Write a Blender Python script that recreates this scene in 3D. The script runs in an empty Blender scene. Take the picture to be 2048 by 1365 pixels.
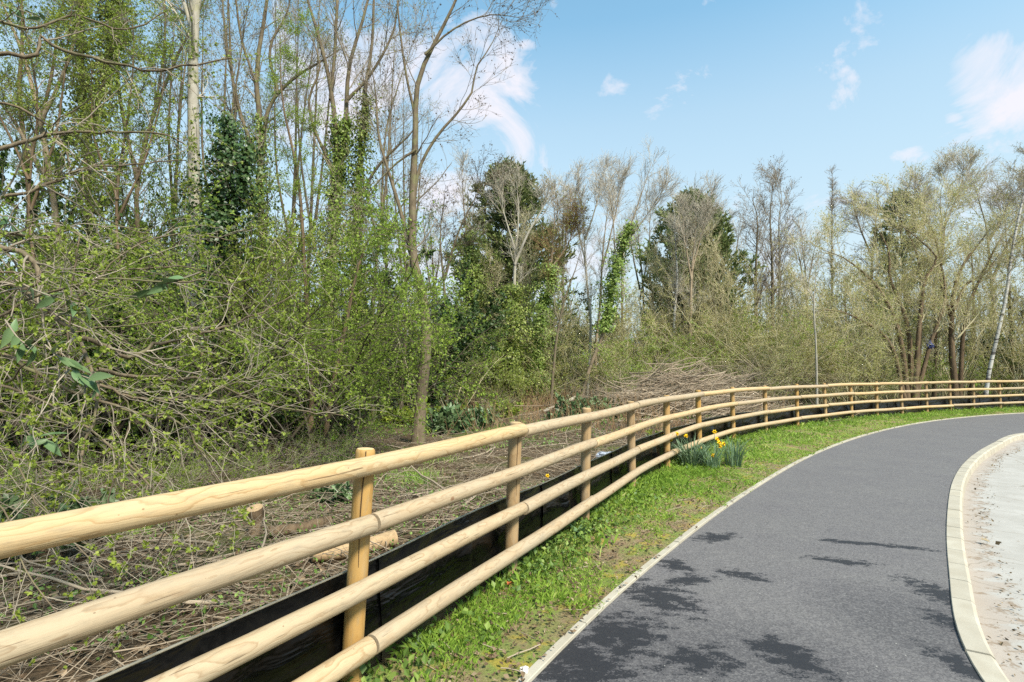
import bpy, math, random
import numpy as np

# ------------------------------------------------------------------ camera
FPX, CH = 1052.0, 1.56
PITCH = math.atan(57.5 / FPX)
scene = bpy.context.scene
col = scene.collection
cam_d = bpy.data.cameras.new("camera")
cam = bpy.data.objects.new("camera", cam_d)
col.objects.link(cam)
cam_d.sensor_width = 36.0
cam_d.lens = FPX / 2048 * 36
cam_d.clip_start = 0.05
cam_d.clip_end = 2000
cam.location = (0, 0, CH)
cam.rotation_euler = (math.pi / 2 + PITCH, 0, 0)
scene.camera = cam

# ------------------------------------------------------------------ light
SUN_EL, SUN_AZ = math.radians(48), math.radians(143)   # azimuth clockwise from +Y
EXPOSURE = 1.42
scene.view_settings.view_transform = 'Standard'
scene.view_settings.look = 'None'
scene.view_settings.exposure = EXPOSURE
scene.view_settings.gamma = 1.0
scene.view_settings.use_curve_mapping = False
scene.cycles.max_bounces = 6
scene.cycles.diffuse_bounces = 2
scene.cycles.use_denoising = False
scene.cycles.glossy_bounces = 2
scene.cycles.transmission_bounces = 3
scene.cycles.transparent_max_bounces = 4
scene.cycles.caustics_reflective = False
scene.cycles.caustics_refractive = False

world = bpy.data.worlds.new("World")
scene.world = world
world.use_nodes = True


class NT:
    """small helper round a node tree"""
    def __init__(self, tree):
        self.t = tree
        tree.nodes.clear()

    def n(self, kind, ins=None, **kw):
        nd = self.t.nodes.new(kind)
        for k, v in kw.items():
            setattr(nd, k, v)
        for k, v in (ins or {}).items():
            s = nd.inputs[k]
            if isinstance(v, bpy.types.NodeSocket):
                self.t.links.new(v, s)
            elif isinstance(v, bpy.types.Node):
                self.t.links.new(v.outputs[0], s)
            else:
                s.default_value = v
        return nd

    def math(self, op, a, b=0.0, c=None, clamp=False):
        d = {0: a, 1: b}
        if c is not None:
            d[2] = c
        return self.n('ShaderNodeMath', d, operation=op, use_clamp=clamp).outputs[0]

    def vmath(self, op, a, b=(0, 0, 0)):
        return self.n('ShaderNodeVectorMath', {0: a, 1: b}, operation=op)

    def ramp(self, fac, stops, interp='LINEAR'):
        nd = self.n('ShaderNodeValToRGB', {0: fac})
        cr = nd.color_ramp
        cr.interpolation = interp
        while len(cr.elements) < len(stops):
            cr.elements.new(0.5)
        for e, (p, c) in zip(cr.elements, stops):
            e.position = p
            e.color = (c, c, c, 1) if isinstance(c, (int, float)) else (*c, 1)
        return nd.outputs[0]

    def mix(self, fac, a, b, blend='MIX'):
        nd = self.n('ShaderNodeMix', data_type='RGBA', blend_type=blend)
        def put(i, v):
            s = nd.inputs[i]
            if isinstance(v, (bpy.types.NodeSocket,)):
                self.t.links.new(v, s)
            elif isinstance(v, (int, float)):
                s.default_value = v
            else:
                s.default_value = (*v, 1) if len(v) == 3 else v
        put(0, fac); put(6, a); put(7, b)
        return nd.outputs[2]

    def noise(self, vec, scale, detail=3.0, rough=0.55, dist=0.0, out=0):
        return self.n('ShaderNodeTexNoise', {'Vector': vec, 'Scale': scale, 'Detail': detail, 'Roughness': rough, 'Distortion': dist}).outputs[out]


def W(px, py, d):
    """world point seen at photo pixel (px, py) lying at distance d along +Y"""
    c, s = math.cos(PITCH), math.sin(PITCH)
    a, b = (px - 1024) / FPX, (682.5 - py) / FPX
    dy, dz = c - b * s, s + b * c
    t = d / dy
    return np.array((a * t, d, CH + dz * t))


def G(px, py, z=0.0):
    c, s = math.cos(PITCH), math.sin(PITCH)
    a, b = (px - 1024) / FPX, (682.5 - py) / FPX
    dy, dz = c - b * s, s + b * c
    t = (z - CH) / dz
    return np.array((a * t, dy * t, z))


# sky: Nishita plus white cumulus, by direction
nt = NT(world.node_tree)
tc = nt.n('ShaderNodeTexCoord')
dirv = tc.outputs['Generated']
sky = nt.n('ShaderNodeTexSky', sky_type='NISHITA', sun_disc=False, sun_elevation=SUN_EL,
           sun_rotation=SUN_AZ, altitude=50, air_density=1.0, dust_density=0.6, ozone_density=1.6)
sep = nt.n('ShaderNodeSeparateXYZ', {0: dirv})
zc = nt.math('MAXIMUM', sep.outputs[2], 0.0)
den = nt.math('ADD', zc, 0.18)
flat = nt.n('ShaderNodeCombineXYZ', {0: nt.math('DIVIDE', sep.outputs[0], den), 1: nt.math('DIVIDE', sep.outputs[1], den), 2: 0.0}).outputs[0]
nz = nt.noise(flat, 1.1, 7.0, 0.58, 0.35)
nz2 = nt.noise(dirv, 7.0, 10.0, 0.62, 0.5)
bias = None
ysafe = nt.math('MAXIMUM', sep.outputs[1], 0.05)
u = nt.math('DIVIDE', sep.outputs[0], ysafe)
v = nt.math('DIVIDE', sep.outputs[2], ysafe)
for (px, py, rx, ry, amp) in [(790, 140, 330, 150, 0.26), (2000, 150, 190, 130, 0.30), (1120, 160, 45, 20, 0.13), (1225, 165, 75, 42, 0.15),
                              (1060, 90, 36, 14, 0.12), (1105, 8, 36, 22, 0.16), (900, 385, 120, 70, 0.30), (1810, 315, 60, 26, 0.14), (1900, 240, 30, 20, 0.12),
                              (950, 540, 300, 70, 0.16), (640, 260, 120, 60, 0.2), (120, 150, 90, 60, 0.16)]:
    w = W(px, py, 1.0)
    cu, cv = w[0], w[2] - CH
    a = nt.math('MULTIPLY', nt.math('SUBTRACT', u, cu), FPX / rx)
    b = nt.math('MULTIPLY', nt.math('SUBTRACT', v, cv), FPX / ry)
    r2 = nt.math('ADD', nt.math('MULTIPLY', a, a), nt.math('MULTIPLY', b, b))
    g = nt.math('MULTIPLY', nt.math('SUBTRACT', 1.0, r2, clamp=True), amp)
    bias = g if bias is None else nt.math('ADD', bias, g)
front = nt.math('GREATER_THAN', sep.outputs[1], 0.05)
bias = nt.math('MULTIPLY', bias, front)
dens = nt.math('ADD', nt.math('ADD', nt.math('MULTIPLY', nz, 0.45), nt.math('SUBTRACT', nt.math('MULTIPLY', nz2, 1.15), 0.30)), bias)
cfac = nt.ramp(dens, [(0.575, 0.0), (0.65, 0.45), (0.78, 0.92)])
hz = nt.ramp(zc, [(0.0, 0.96), (0.22, 0.80), (0.42, 0.50), (0.56, 0.14), (0.8, 0.0)])
skyc = nt.mix(1.0, sky.outputs[0], (0.64, 0.97, 0.86), 'MULTIPLY')
skyc = nt.mix(hz, skyc, (2.12, 2.38, 2.55))
skyc = nt.mix(cfac, skyc, (2.85, 2.78, 3.0))
bg = nt.n('ShaderNodeBackground', {0: skyc, 1: 0.126})
nt.n('ShaderNodeOutputWorld', {0: bg})

sun_d = bpy.data.lights.new("sun", 'SUN')
sun_d.energy = 2.85
sun_d.angle = math.radians(11)
sun_d.color = (1.0, 0.93, 0.80)
sun = bpy.data.objects.new("sun", sun_d)
col.objects.link(sun)
# light travels from azimuth SUN_AZ down to the scene
sun.rotation_euler = (math.pi / 2 - SUN_EL, 0, math.pi - SUN_AZ + math.pi)
_dirx = -math.sin(SUN_AZ) * math.cos(SUN_EL)
_diry = -math.cos(SUN_AZ) * math.cos(SUN_EL)
_dirz = -math.sin(SUN_EL)
from mathutils import Vector
sun.rotation_euler = Vector((_dirx, _diry, _dirz)).to_track_quat('-Z', 'Y').to_euler()

# ------------------------------------------------------------------ mesh helpers
R = np.random.default_rng(7)


def rnd(seed):
    global R
    R = np.random.default_rng(seed)


def nrm(a):
    return a / np.maximum(np.linalg.norm(a, axis=-1, keepdims=True), 1e-9)


class Acc:
    """collects tubes, leaves and polygons; build() links them as one mesh object"""
    def __init__(self):
        self.V, self.F, self.M, self.A, self.S = [], [], [], [], []
        self.L = []
        self.nv = 0

    def add(self, v, f, mat=0, val=0.5, smooth=False, lc=None):
        v = np.asarray(v, float).reshape(-1, 3)
        f = np.asarray(f, int)
        n = len(f)
        self.V.append(v)
        self.F.append(f + self.nv)
        self.M.append(np.full(n, mat) if np.isscalar(mat) else np.asarray(mat))
        self.A.append(np.full(n, val, float) if np.isscalar(val) else np.asarray(val, float))
        self.S.append(np.full(n, smooth))
        self.L.append(np.zeros((len(v), 3)) if lc is None else np.asarray(lc, float).reshape(-1, 3))
        self.nv += len(v)

    def tube(self, pts, rad, S=5, mat=0, val=0.5, cap=False, lc=False, dv=1.0):
        pts = np.asarray(pts, float)
        rad = np.asarray(rad, float)
        if pts.ndim == 2:
            pts, rad = pts[None], rad[None]
        N, K, _ = pts.shape
        if N == 0:
            return
        T = np.empty_like(pts)
        T[:, 1:-1] = pts[:, 2:] - pts[:, :-2]
        T[:, 0] = pts[:, 1] - pts[:, 0]
        T[:, -1] = pts[:, -1] - pts[:, -2]
        T = nrm(T)
        mean = nrm(pts[:, -1] - pts[:, 0])
        ref = np.where(np.abs(mean[:, 2:3]) < 0.8, np.array([[0, 0, 1.0]]), np.array([[1.0, 0, 0]]))
        ref = np.repeat(ref[:, None], K, 1)
        A = nrm(np.cross(T, ref))
        B = np.cross(T, A)
        ang = np.linspace(0, 2 * math.pi, S, endpoint=False)
        ca, sa = np.cos(ang), np.sin(ang)
        v = pts[:, :, None] + rad[:, :, None, None] * (A[:, :, None] * ca[None, None, :, None] + B[:, :, None] * sa[None, None, :, None])
        base = (np.arange(N) * K * S)[:, None, None] + (np.arange(K - 1) * S)[None, :, None]
        j = np.arange(S)[None, None, :]
        j2 = (j + 1) % S
        f = np.stack([base + j, base + j2, base + S + j2, base + S + j], -1).reshape(-1, 4)
        if not np.isscalar(val):
            val = np.repeat(np.asarray(val, float), (K - 1) * S)
        L = None
        if lc:
            seg = np.concatenate([np.zeros((N, 1)), np.cumsum(np.linalg.norm(np.diff(pts, axis=1), axis=2), 1)], 1)
            off = R.uniform(-30, 30, (N, 1, 1))
            L = np.stack([np.broadcast_to(seg[:, :, None] + off, (N, K, S)), rad[:, :, None] * ca[None, None], rad[:, :, None] * sa[None, None]], -1)
        self.add(v, f, mat, val, True, L)
        if cap:
            for n in range(N):
                for k, flip in ((0, True), (K - 1, False)):
                    ring = v[n, k]
                    c = pts[n, k]
                    vv = np.vstack([ring, c[None]])
                    ff = [(i, (i + 1) % S, S, S) for i in range(S)]
                    ff = [(b, a, S) if flip else (a, b, S) for a, b, _, _ in ff]
                    cl = None
                    if lc:
                        cl = np.vstack([np.stack([np.full(S, 0.5 * k), rad[n, k] * ca, rad[n, k] * sa], -1), [[0.5 * k, 0, 0]]])
                    self.add(vv, ff, cap if isinstance(cap, int) and cap is not True else mat, 0.5, False, cl)

    def leaf(self, P, D, Nn, L, Wd, mat=0, val=None, fold=0.0):
        """diamond leaves: base P, direction D, normal-ish Nn, length L, half width Wd"""
        n = len(P)
        if n == 0:
            return
        D = nrm(D)
        S = nrm(np.cross(D, Nn))
        U = np.cross(S, D)
        L = np.broadcast_to(np.asarray(L, float), (n,))[:, None]
        Wd = np.broadcast_to(np.asarray(Wd, float), (n,))[:, None]
        v = np.stack([P, P + D * L * 0.45 + S * Wd + U * Wd * fold, P + D * L, P + D * L * 0.45 - S * Wd + U * Wd * fold], 1)
        f = np.arange(n * 4).reshape(n, 4)
        if val is None:
            val = R.uniform(0, 1, n)
        self.add(v, f, mat, val, False)

    def build(self, name, mats, parent=None, loc=None):
        me = self.mesh(name, mats)
        return link(name, me, parent, loc)

    def mesh(self, name, mats):
        me = bpy.data.meshes.new(name)
        V = np.concatenate(self.V)
        sizes = np.concatenate([np.full(len(f), f.shape[1]) for f in self.F])
        loops = np.concatenate([f.reshape(-1) for f in self.F])
        me.vertices.add(len(V))
        me.vertices.foreach_set('co', V.astype(np.float32).ravel())
        me.loops.add(len(loops))
        me.loops.foreach_set('vertex_index', loops.astype(np.int32))
        me.polygons.add(len(sizes))
        st = np.concatenate([[0], np.cumsum(sizes)[:-1]])
        me.polygons.foreach_set('loop_start', st.astype(np.int32))
        for m in (mats if isinstance(mats, (list, tuple)) else [mats]):
            me.materials.append(m)
        me.polygons.foreach_set('material_index', np.concatenate(self.M).astype(np.int32))
        me.polygons.foreach_set('use_smooth', np.concatenate(self.S))
        at = me.attributes.new('v', 'FLOAT', 'FACE')
        at.data.foreach_set('value', np.concatenate(self.A).astype(np.float32))
        LL = np.concatenate(self.L)
        if np.any(LL):
            at = me.attributes.new('lc', 'FLOAT_VECTOR', 'POINT')
            at.data.foreach_set('vector', LL.astype(np.float32).ravel())
        me.update(calc_edges=True)
        me.validate()
        return me


def link(name, me, parent=None, loc=None):
    o = bpy.data.objects.new(name, me)
    col.objects.link(o)
    if parent is not None:
        o.parent = parent
    if loc is not None:
        o.location = loc
    return o


def tag(o, label, cat=None, group=None, kind=None):
    o['label'] = label
    if cat:
        o['category'] = cat
    if group:
        o['group'] = group
    if kind:
        o['kind'] = kind
    return o


def thing(name, label, cat, loc=(0, 0, 0), group=None, rz=0.0, scale=1.0):
    o = bpy.data.objects.new(name, None)
    o.empty_display_size = 0.2
    col.objects.link(o)
    o.location = loc
    o.rotation_euler = (0, 0, rz)
    o.scale = (scale,) * 3
    return tag(o, label, cat, group)


def crom(P, n):
    """Catmull-Rom through P, resampled to n points evenly by length"""
    P = np.asarray(P, float)
    if len(P) == 2:
        t = np.linspace(0, 1, n)[:, None]
        return P[0] * (1 - t) + P[1] * t
    Q = np.vstack([2 * P[0] - P[1], P, 2 * P[-1] - P[-2]])
    out = []
    for i in range(1, len(Q) - 2):
        t = np.linspace(0, 1, 16, endpoint=False)[:, None]
        a, b, c, d = Q[i - 1], Q[i], Q[i + 1], Q[i + 2]
        out.append(0.5 * ((2 * b) + (-a + c) * t + (2 * a - 5 * b + 4 * c - d) * t ** 2 + (-a + 3 * b - 3 * c + d) * t ** 3))
    out.append(P[-1:])
    C = np.vstack(out)
    s = np.concatenate([[0], np.cumsum(np.linalg.norm(np.diff(C, axis=0), axis=1))])
    x = np.linspace(0, s[-1], n)
    return np.stack([np.interp(x, s, C[:, k]) for k in range(C.shape[1])], 1)


def offset(C, d):
    """offset a 2D/3D curve to its left (+) in the ground plane"""
    T = np.gradient(C[:, :2], axis=0)
    T = nrm(T)
    o = C.copy()
    o[:, 0] += -T[:, 1] * d
    o[:, 1] += T[:, 0] * d
    return o


def vnoise(x, y, s=1.0, seed=0):
    """cheap smooth 2-D noise from summed sines"""
    r = np.random.default_rng(seed)
    z = 0
    for k in range(7):
        a = r.uniform(0, 2 * math.pi)
        fr = s * (0.6 + 0.45 * k)
        z = z + np.sin((x * math.cos(a) + y * math.sin(a)) * fr + r.uniform(0, 6.28)) / (1 + 0.5 * k)
    return z / 3.2


# ------------------------------------------------------------------ materials
def new_mat(name):
    m = bpy.data.materials.new(name)
    m.use_nodes = True
    return m, NT(m.node_tree)


def finish(nt, colour, rough=0.8, bump=None, bs=0.3, bd=0.01, spec=0.3, extra=None):
    ins = {'Base Color': colour, 'Roughness': rough, 'Specular IOR Level': spec}
    if bump is not None:
        ins['Normal'] = nt.n('ShaderNodeBump', {'Height': bump, 'Strength': bs, 'Distance': bd}).outputs[0]
    p = nt.n('ShaderNodeBsdfPrincipled', ins)
    nt.n('ShaderNodeOutputMaterial', {0: p})
    return p


def leaf_mat(name, c1, c2, c3=None, trans=0.35, rough=0.5, spec=0.3):
    m, nt = new_mat(name)
    at = nt.n('ShaderNodeAttribute', attribute_name='v')
    oi = nt.n('ShaderNodeObjectInfo')
    stops = [(0.0, c1), (0.75, c2), (1.0, c3 or c2)]
    c = nt.ramp(at.outputs['Fac'], stops)
    hs = nt.n('ShaderNodeHueSaturation', {'Hue': nt.math('ADD', 0.485, nt.math('MULTIPLY', oi.outputs['Random'], 0.03)),
                                          'Value': nt.math('ADD', 0.88, nt.math('MULTIPLY', oi.outputs['Random'], 0.24)), 'Color': c})
    p = nt.n('ShaderNodeBsdfPrincipled', {'Base Color': hs, 'Roughness': rough, 'Specular IOR Level': spec})
    t = nt.n('ShaderNodeBsdfTranslucent', {0: hs})
    mx = nt.n('ShaderNodeMixShader', {0: trans, 1: p, 2: t})
    nt.n('ShaderNodeOutputMaterial', {0: mx})
    return m


def bark_mat(name, c1, c2, scale=6.0, stretch=0.25, bs=0.6, lich=None, rings=False):
    m, nt = new_mat(name)
    tcn = nt.n('ShaderNodeTexCoord')
    mp = nt.n('ShaderNodeMapping', {0: tcn.outputs['Object'], 3: (1, 1, stretch)})
    n1 = nt.noise(mp.outputs[0], scale * 4, 5, 0.65, 0.4)
    n2 = nt.noise(tcn.outputs['Object'], scale * 0.5, 3)
    c = nt.mix(nt.ramp(n1, [(0.3, 0.0), (0.7, 1.0)]), c1, c2)
    c = nt.mix(nt.ramp(n2, [(0.35, 0.0), (0.75, 0.6)]), c, tuple(0.6 * a for a in c1))
    if lich:
        n3 = nt.noise(tcn.outputs['Object'], scale * 1.3, 4, 0.6)
        c = nt.mix(nt.ramp(n3, [(0.5, 0.0), (0.66, 0.8)]), c, lich)
    if rings:
        mp2 = nt.n('ShaderNodeMapping', {0: tcn.outputs['Object'], 3: (0.5, 0.5, 2.4)})
        n4 = nt.noise(mp2.outputs[0], 3.2, 4, 0.6, 0.5)
        c = nt.mix(nt.ramp(n4, [(0.52, 0.0), (0.58, 0.9)]), c, (0.06, 0.05, 0.045))
    finish(nt, c, 0.9, n1, bs, 0.02, 0.15)
    return m


def twig_mat(name, c1, c2):
    m, nt = new_mat(name)
    at = nt.n('ShaderNodeAttribute', attribute_name='v')
    tcn = nt.n('ShaderNodeTexCoord')
    n1 = nt.noise(tcn.outputs['Object'], 3.0, 3)
    c = nt.mix(nt.math('ADD', nt.math('MULTIPLY', at.outputs['Fac'], 0.7), nt.math('MULTIPLY', n1, 0.3)), c1, c2)
    finish(nt, c, 0.85, None, spec=0.2)
    return m


def wood_mat(name, c1, c2, c3, ringscale, crack=False, knot=True):
    m, nt = new_mat(name)
    at = nt.n('ShaderNodeAttribute', attribute_name='lc')
    oi = nt.n('ShaderNodeObjectInfo')
    shift = nt.n('ShaderNodeCombineXYZ', {0: nt.math('MULTIPLY', oi.outputs['Random'], 40), 1: nt.math('MULTIPLY', nt.math('SUBTRACT', oi.outputs['Random'], 0.5), 0.05), 2: 0.012})
    vec = nt.vmath('ADD', at.outputs['Vector'], shift.outputs[0]).outputs[0]
    mp = nt.n('ShaderNodeMapping', {0: vec, 3: (0.42, 1, 1)})
    wob = nt.noise(mp.outputs[0], 8.0, 2, 0.5, out=1)
    wv = nt.vmath('ADD', mp.outputs[0], nt.vmath('MULTIPLY', nt.vmath('SUBTRACT', wob, (0.5, 0.5, 0.5)).outputs[0], (0.0, 0.075, 0.075)).outputs[0]).outputs[0]
    wave = nt.n('ShaderNodeTexWave', {'Vector': wv, 'Scale': ringscale, 'Distortion': 1.2, 'Detail': 2.0, 'Detail Scale': 3.0},
                wave_type='RINGS', rings_direction='X', wave_profile='SAW').outputs[1]
    c = nt.mix(nt.ramp(wave, [(0.0, 0.0), (0.5, 0.06), (0.78, 0.28), (0.92, 0.72), (1.0, 0.2)]), c1, c2)
    mf = nt.n('ShaderNodeMapping', {0: vec, 3: (1.5, 30, 30)})
    fine = nt.noise(mf.outputs[0], 6.0, 4, 0.6)
    c = nt.mix(nt.math('MULTIPLY', fine, 0.25), c, tuple(0.8 * a for a in c2))
    blot = nt.noise(nt.n('ShaderNodeMapping', {0: vec, 3: (1, 6, 6)}).outputs[0], 2.2, 3)
    c = nt.mix(nt.ramp(blot, [(0.42, 0.0), (0.72, 0.55)]), c, c3)
    if knot:
        vo = nt.n('ShaderNodeTexVoronoi', {'Vector': nt.n('ShaderNodeMapping', {0: vec, 3: (0.55, 1, 1)}).outputs[0], 'Scale': 7.0, 'Randomness': 1.0})
        kn = nt.ramp(vo.outputs['Distance'], [(0.05, 1.0), (0.085, 0.75), (0.105, 0.0)])
        pick = nt.math('GREATER_THAN', nt.n('ShaderNodeSeparateColor', {0: vo.outputs['Color']}).outputs[0], 0.62)
        c = nt.mix(nt.math('MULTIPLY', kn, nt.math('MULTIPLY', pick, 0.85)), c, (0.20, 0.085, 0.035))
    grime = nt.noise(nt.n('ShaderNodeMapping', {0: vec, 3: (2, 9, 9)}).outputs[0], 5.0, 5, 0.7)
    c = nt.mix(nt.ramp(grime, [(0.52, 0.0), (0.72, 0.6)]), c, (0.23, 0.19, 0.13))
    weath = nt.noise(nt.n('ShaderNodeMapping', {0: vec, 3: (0.7, 3, 3)}).outputs[0], 2.0, 4, 0.6)
    c = nt.mix(nt.ramp(weath, [(0.5, 0.0), (0.75, 0.5)]), c, (0.37, 0.32, 0.24))
    chk = nt.noise(nt.n('ShaderNodeMapping', {0: vec, 3: (0.55, 16, 16)}).outputs[0], 5.0, 3, 0.55)
    c = nt.mix(nt.ramp(chk, [(0.675, 0.0), (0.70, 0.75)]), c, (0.10, 0.065, 0.035))
    vs = nt.n('ShaderNodeTexVoronoi', {'Vector': nt.n('ShaderNodeMapping', {0: vec, 3: (1.0, 1.4, 1.4)}).outputs[0], 'Scale': 34.0})
    c = nt.mix(nt.math('MULTIPLY', nt.math('LESS_THAN', vs.outputs['Distance'], 0.14), nt.math('MULTIPLY', nt.math('GREATER_THAN', nt.n('ShaderNodeSeparateColor', {0: vs.outputs['Color']}).outputs[1], 0.93), 0.6)), c, (0.13, 0.075, 0.04))
    c = nt.n('ShaderNodeHueSaturation', {'Saturation': nt.math('ADD', 0.9, nt.math('MULTIPLY', oi.outputs['Random'], 0.25)), 'Value': nt.math('ADD', 0.86, nt.math('MULTIPLY', oi.outputs['Random'], 0.26)), 'Color': c}).outputs[0]
    finish(nt, c, 0.72, nt.math('ADD', nt.math('MULTIPLY', wave, -0.5), nt.math('SUBTRACT', fine, nt.math('MULTIPLY', chk, 0.5))), 0.35, 0.004, 0.22)
    return m


def plain(name, c, rough=0.6, spec=0.3, var=0.25, scale=8.0, bs=0.2):
    m, nt = new_mat(name)
    tcn = nt.n('ShaderNodeTexCoord')
    n1 = nt.noise(tcn.outputs['Object'], scale, 4)
    cc = nt.mix(nt.ramp(n1, [(0.3, 0.0), (0.7, 1.0)]), tuple(a * (1 - var) for a in c), tuple(min(1, a * (1 + var)) for a in c))
    finish(nt, cc, rough, n1, bs, 0.005, spec)
    return m


M = {}
M['rail'] = wood_mat('peeled_rail_wood', (0.475, 0.37, 0.235), (0.29, 0.185, 0.095), (0.40, 0.275, 0.15), 24.0)
M['post'] = wood_mat('treated_post_wood', (0.40, 0.26, 0.115), (0.29, 0.17, 0.065), (0.34, 0.20, 0.08), 14.0)
M['post_top'] = plain('post_top_wood', (0.56, 0.40, 0.21), 0.8, 0.2, 0.2, 40)
M['crack'] = plain('crack_shadow_wood', (0.07, 0.04, 0.02), 0.95, 0.1)
M['hawleaf'] = leaf_mat('hawthorn_leaf', (0.12, 0.20, 0.022), (0.24, 0.34, 0.04), (0.37, 0.45, 0.085), 0.45)
M['limeleaf'] = leaf_mat('bright_spring_leaf', (0.17, 0.235, 0.032), (0.31, 0.39, 0.06), (0.43, 0.49, 0.11), 0.45)
M['oliveleaf'] = leaf_mat('olive_bud_leaf', (0.21, 0.22, 0.06), (0.35, 0.35, 0.10), (0.45, 0.43, 0.16), 0.45)
M['willowleaf'] = leaf_mat('willow_catkin_leaf', (0.28, 0.26, 0.085), (0.43, 0.40, 0.15), (0.52, 0.48, 0.22), 0.45)
M['ivy'] = leaf_mat('dark_ivy_leaf', (0.025, 0.05, 0.014), (0.065, 0.11, 0.028), (0.12, 0.17, 0.05), 0.2, 0.4, 0.35)
M['ivylight'] = leaf_mat('light_ivy_leaf', (0.12, 0.17, 0.032), (0.24, 0.31, 0.06), (0.40, 0.43, 0.13), 0.3, 0.45)
M['conifer'] = leaf_mat('conifer_spray', (0.09, 0.13, 0.042), (0.19, 0.235, 0.08), (0.32, 0.34, 0.14), 0.35, 0.6, 0.2)
M['laurel'] = leaf_mat('laurel_leaf', (0.05, 0.10, 0.035), (0.12, 0.185, 0.075), (0.23, 0.30, 0.15), 0.15, 0.42, 0.4)
M['weed'] = leaf_mat('weed_leaf', (0.075, 0.155, 0.035), (0.16, 0.275, 0.055), (0.27, 0.39, 0.09), 0.3)
M['grass'] = leaf_mat('grass_blade', (0.16, 0.26, 0.035), (0.34, 0.47, 0.075), (0.54, 0.53, 0.20), 0.4, 0.5)
M['daffleaf'] = leaf_mat('daffodil_leaf', (0.09, 0.16, 0.085), (0.17, 0.25, 0.14), (0.26, 0.34, 0.20), 0.2, 0.4)
M['yellow'] = plain('daffodil_yellow', (0.80, 0.52, 0.015), 0.6, 0.2, 0.12)
M['orange'] = plain('daffodil_trumpet_yellow', (0.82, 0.47, 0.012), 0.6, 0.2, 0.12)
M['drybud'] = leaf_mat('brown_bud', (0.08, 0.05, 0.025), (0.15, 0.10, 0.05), (0.22, 0.16, 0.08), 0.2)
M['litter'] = leaf_mat('dead_leaf', (0.085, 0.055, 0.03), (0.19, 0.13, 0.075), (0.34, 0.26, 0.17), 0.1, 0.8)
M['pile'] = twig_mat('brush_pile_stick', (0.20, 0.15, 0.10), (0.45, 0.36, 0.265))
M['brash'] = twig_mat('cut_brash_twig', (0.12, 0.09, 0.06), (0.40, 0.325, 0.24))
M['drystem'] = twig_mat('dry_stem', (0.20, 0.11, 0.055), (0.32, 0.22, 0.12))
M['twig'] = twig_mat('grey_brown_twig', (0.15, 0.12, 0.09), (0.36, 0.31, 0.235))
M['twigolive'] = twig_mat('olive_twig', (0.36, 0.315, 0.175), (0.62, 0.55, 0.36))
M['twiggrey'] = twig_mat('pale_grey_twig', (0.28, 0.24, 0.185), (0.56, 0.505, 0.41))
M['twigdark'] = twig_mat('dark_twig', (0.06, 0.048, 0.033), (0.17, 0.14, 0.10))
M['bark'] = bark_mat('grey_brown_bark', (0.105, 0.08, 0.052), (0.235, 0.185, 0.125), 5, 0.22, 1.0, (0.17, 0.165, 0.08))
M['barkbrown'] = bark_mat('warm_brown_bark', (0.095, 0.065, 0.04), (0.22, 0.155, 0.095), 5, 0.2, 1.0)
M['barkpale'] = bark_mat('pale_smooth_bark', (0.30, 0.265, 0.21), (0.46, 0.43, 0.37), 3, 0.5, 0.35, (0.30, 0.28, 0.17))
M['barkbirch'] = bark_mat('white_birch_bark', (0.40, 0.38, 0.34), (0.60, 0.58, 0.54), 4, 2.5, 0.3, None, True)
M['barkdark'] = bark_mat('dark_wet_bark', (0.05, 0.04, 0.03), (0.12, 0.10, 0.075), 6, 0.3, 0.8, (0.14, 0.14, 0.07))
M['barkorange'] = bark_mat('orange_bare_bark', (0.22, 0.165, 0.105), (0.38, 0.30, 0.21), 5, 0.3, 0.6)
M['cutwood'] = plain('fresh_cut_wood', (0.36, 0.25, 0.14), 0.8, 0.2, 0.2, 30)

# ---- surfaces
m, nt = new_mat('woodland_floor'); M['floor'] = m
tcn = nt.n('ShaderNodeTexCoord'); P_ = tcn.outputs['Object']
n1 = nt.noise(P_, 0.55, 5, 0.6); n2 = nt.noise(P_, 22, 5, 0.7); n3 = nt.noise(P_, 1.7, 4)
c = nt.mix(nt.ramp(n2, [(0.3, 0.0), (0.72, 1.0)]), (0.038, 0.026, 0.016), (0.14, 0.10, 0.062))
c = nt.mix(nt.ramp(n1, [(0.50, 0.0), (0.66, 0.75)]), c, (0.09, 0.125, 0.03))
c = nt.mix(nt.ramp(n3, [(0.60, 0.0), (0.72, 0.6)]), c, (0.15, 0.15, 0.03))
finish(nt, c, 0.95, n2, 0.9, 0.03, 0.1)

m, nt = new_mat('verge_soil'); M['verge'] = m
tcn = nt.n('ShaderNodeTexCoord'); P_ = tcn.outputs['Object']
n1 = nt.noise(P_, 2.2, 5, 0.6); n2 = nt.noise(P_, 55, 5, 0.75); n3 = nt.noise(P_, 5.5, 4, 0.6)
c = nt.mix(nt.ramp(n2, [(0.3, 0.0), (0.7, 1.0)]), (0.12, 0.08, 0.045), (0.33, 0.245, 0.15))
c = nt.mix(nt.ramp(n1, [(0.42, 0.0), (0.58, 0.85)]), c, (0.17, 0.23, 0.05))
c = nt.mix(nt.ramp(n3, [(0.54, 0.0), (0.64, 0.75)]), c, (0.34, 0.26, 0.05))
finish(nt, c, 0.95, n2, 0.9, 0.015, 0.1)

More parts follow.
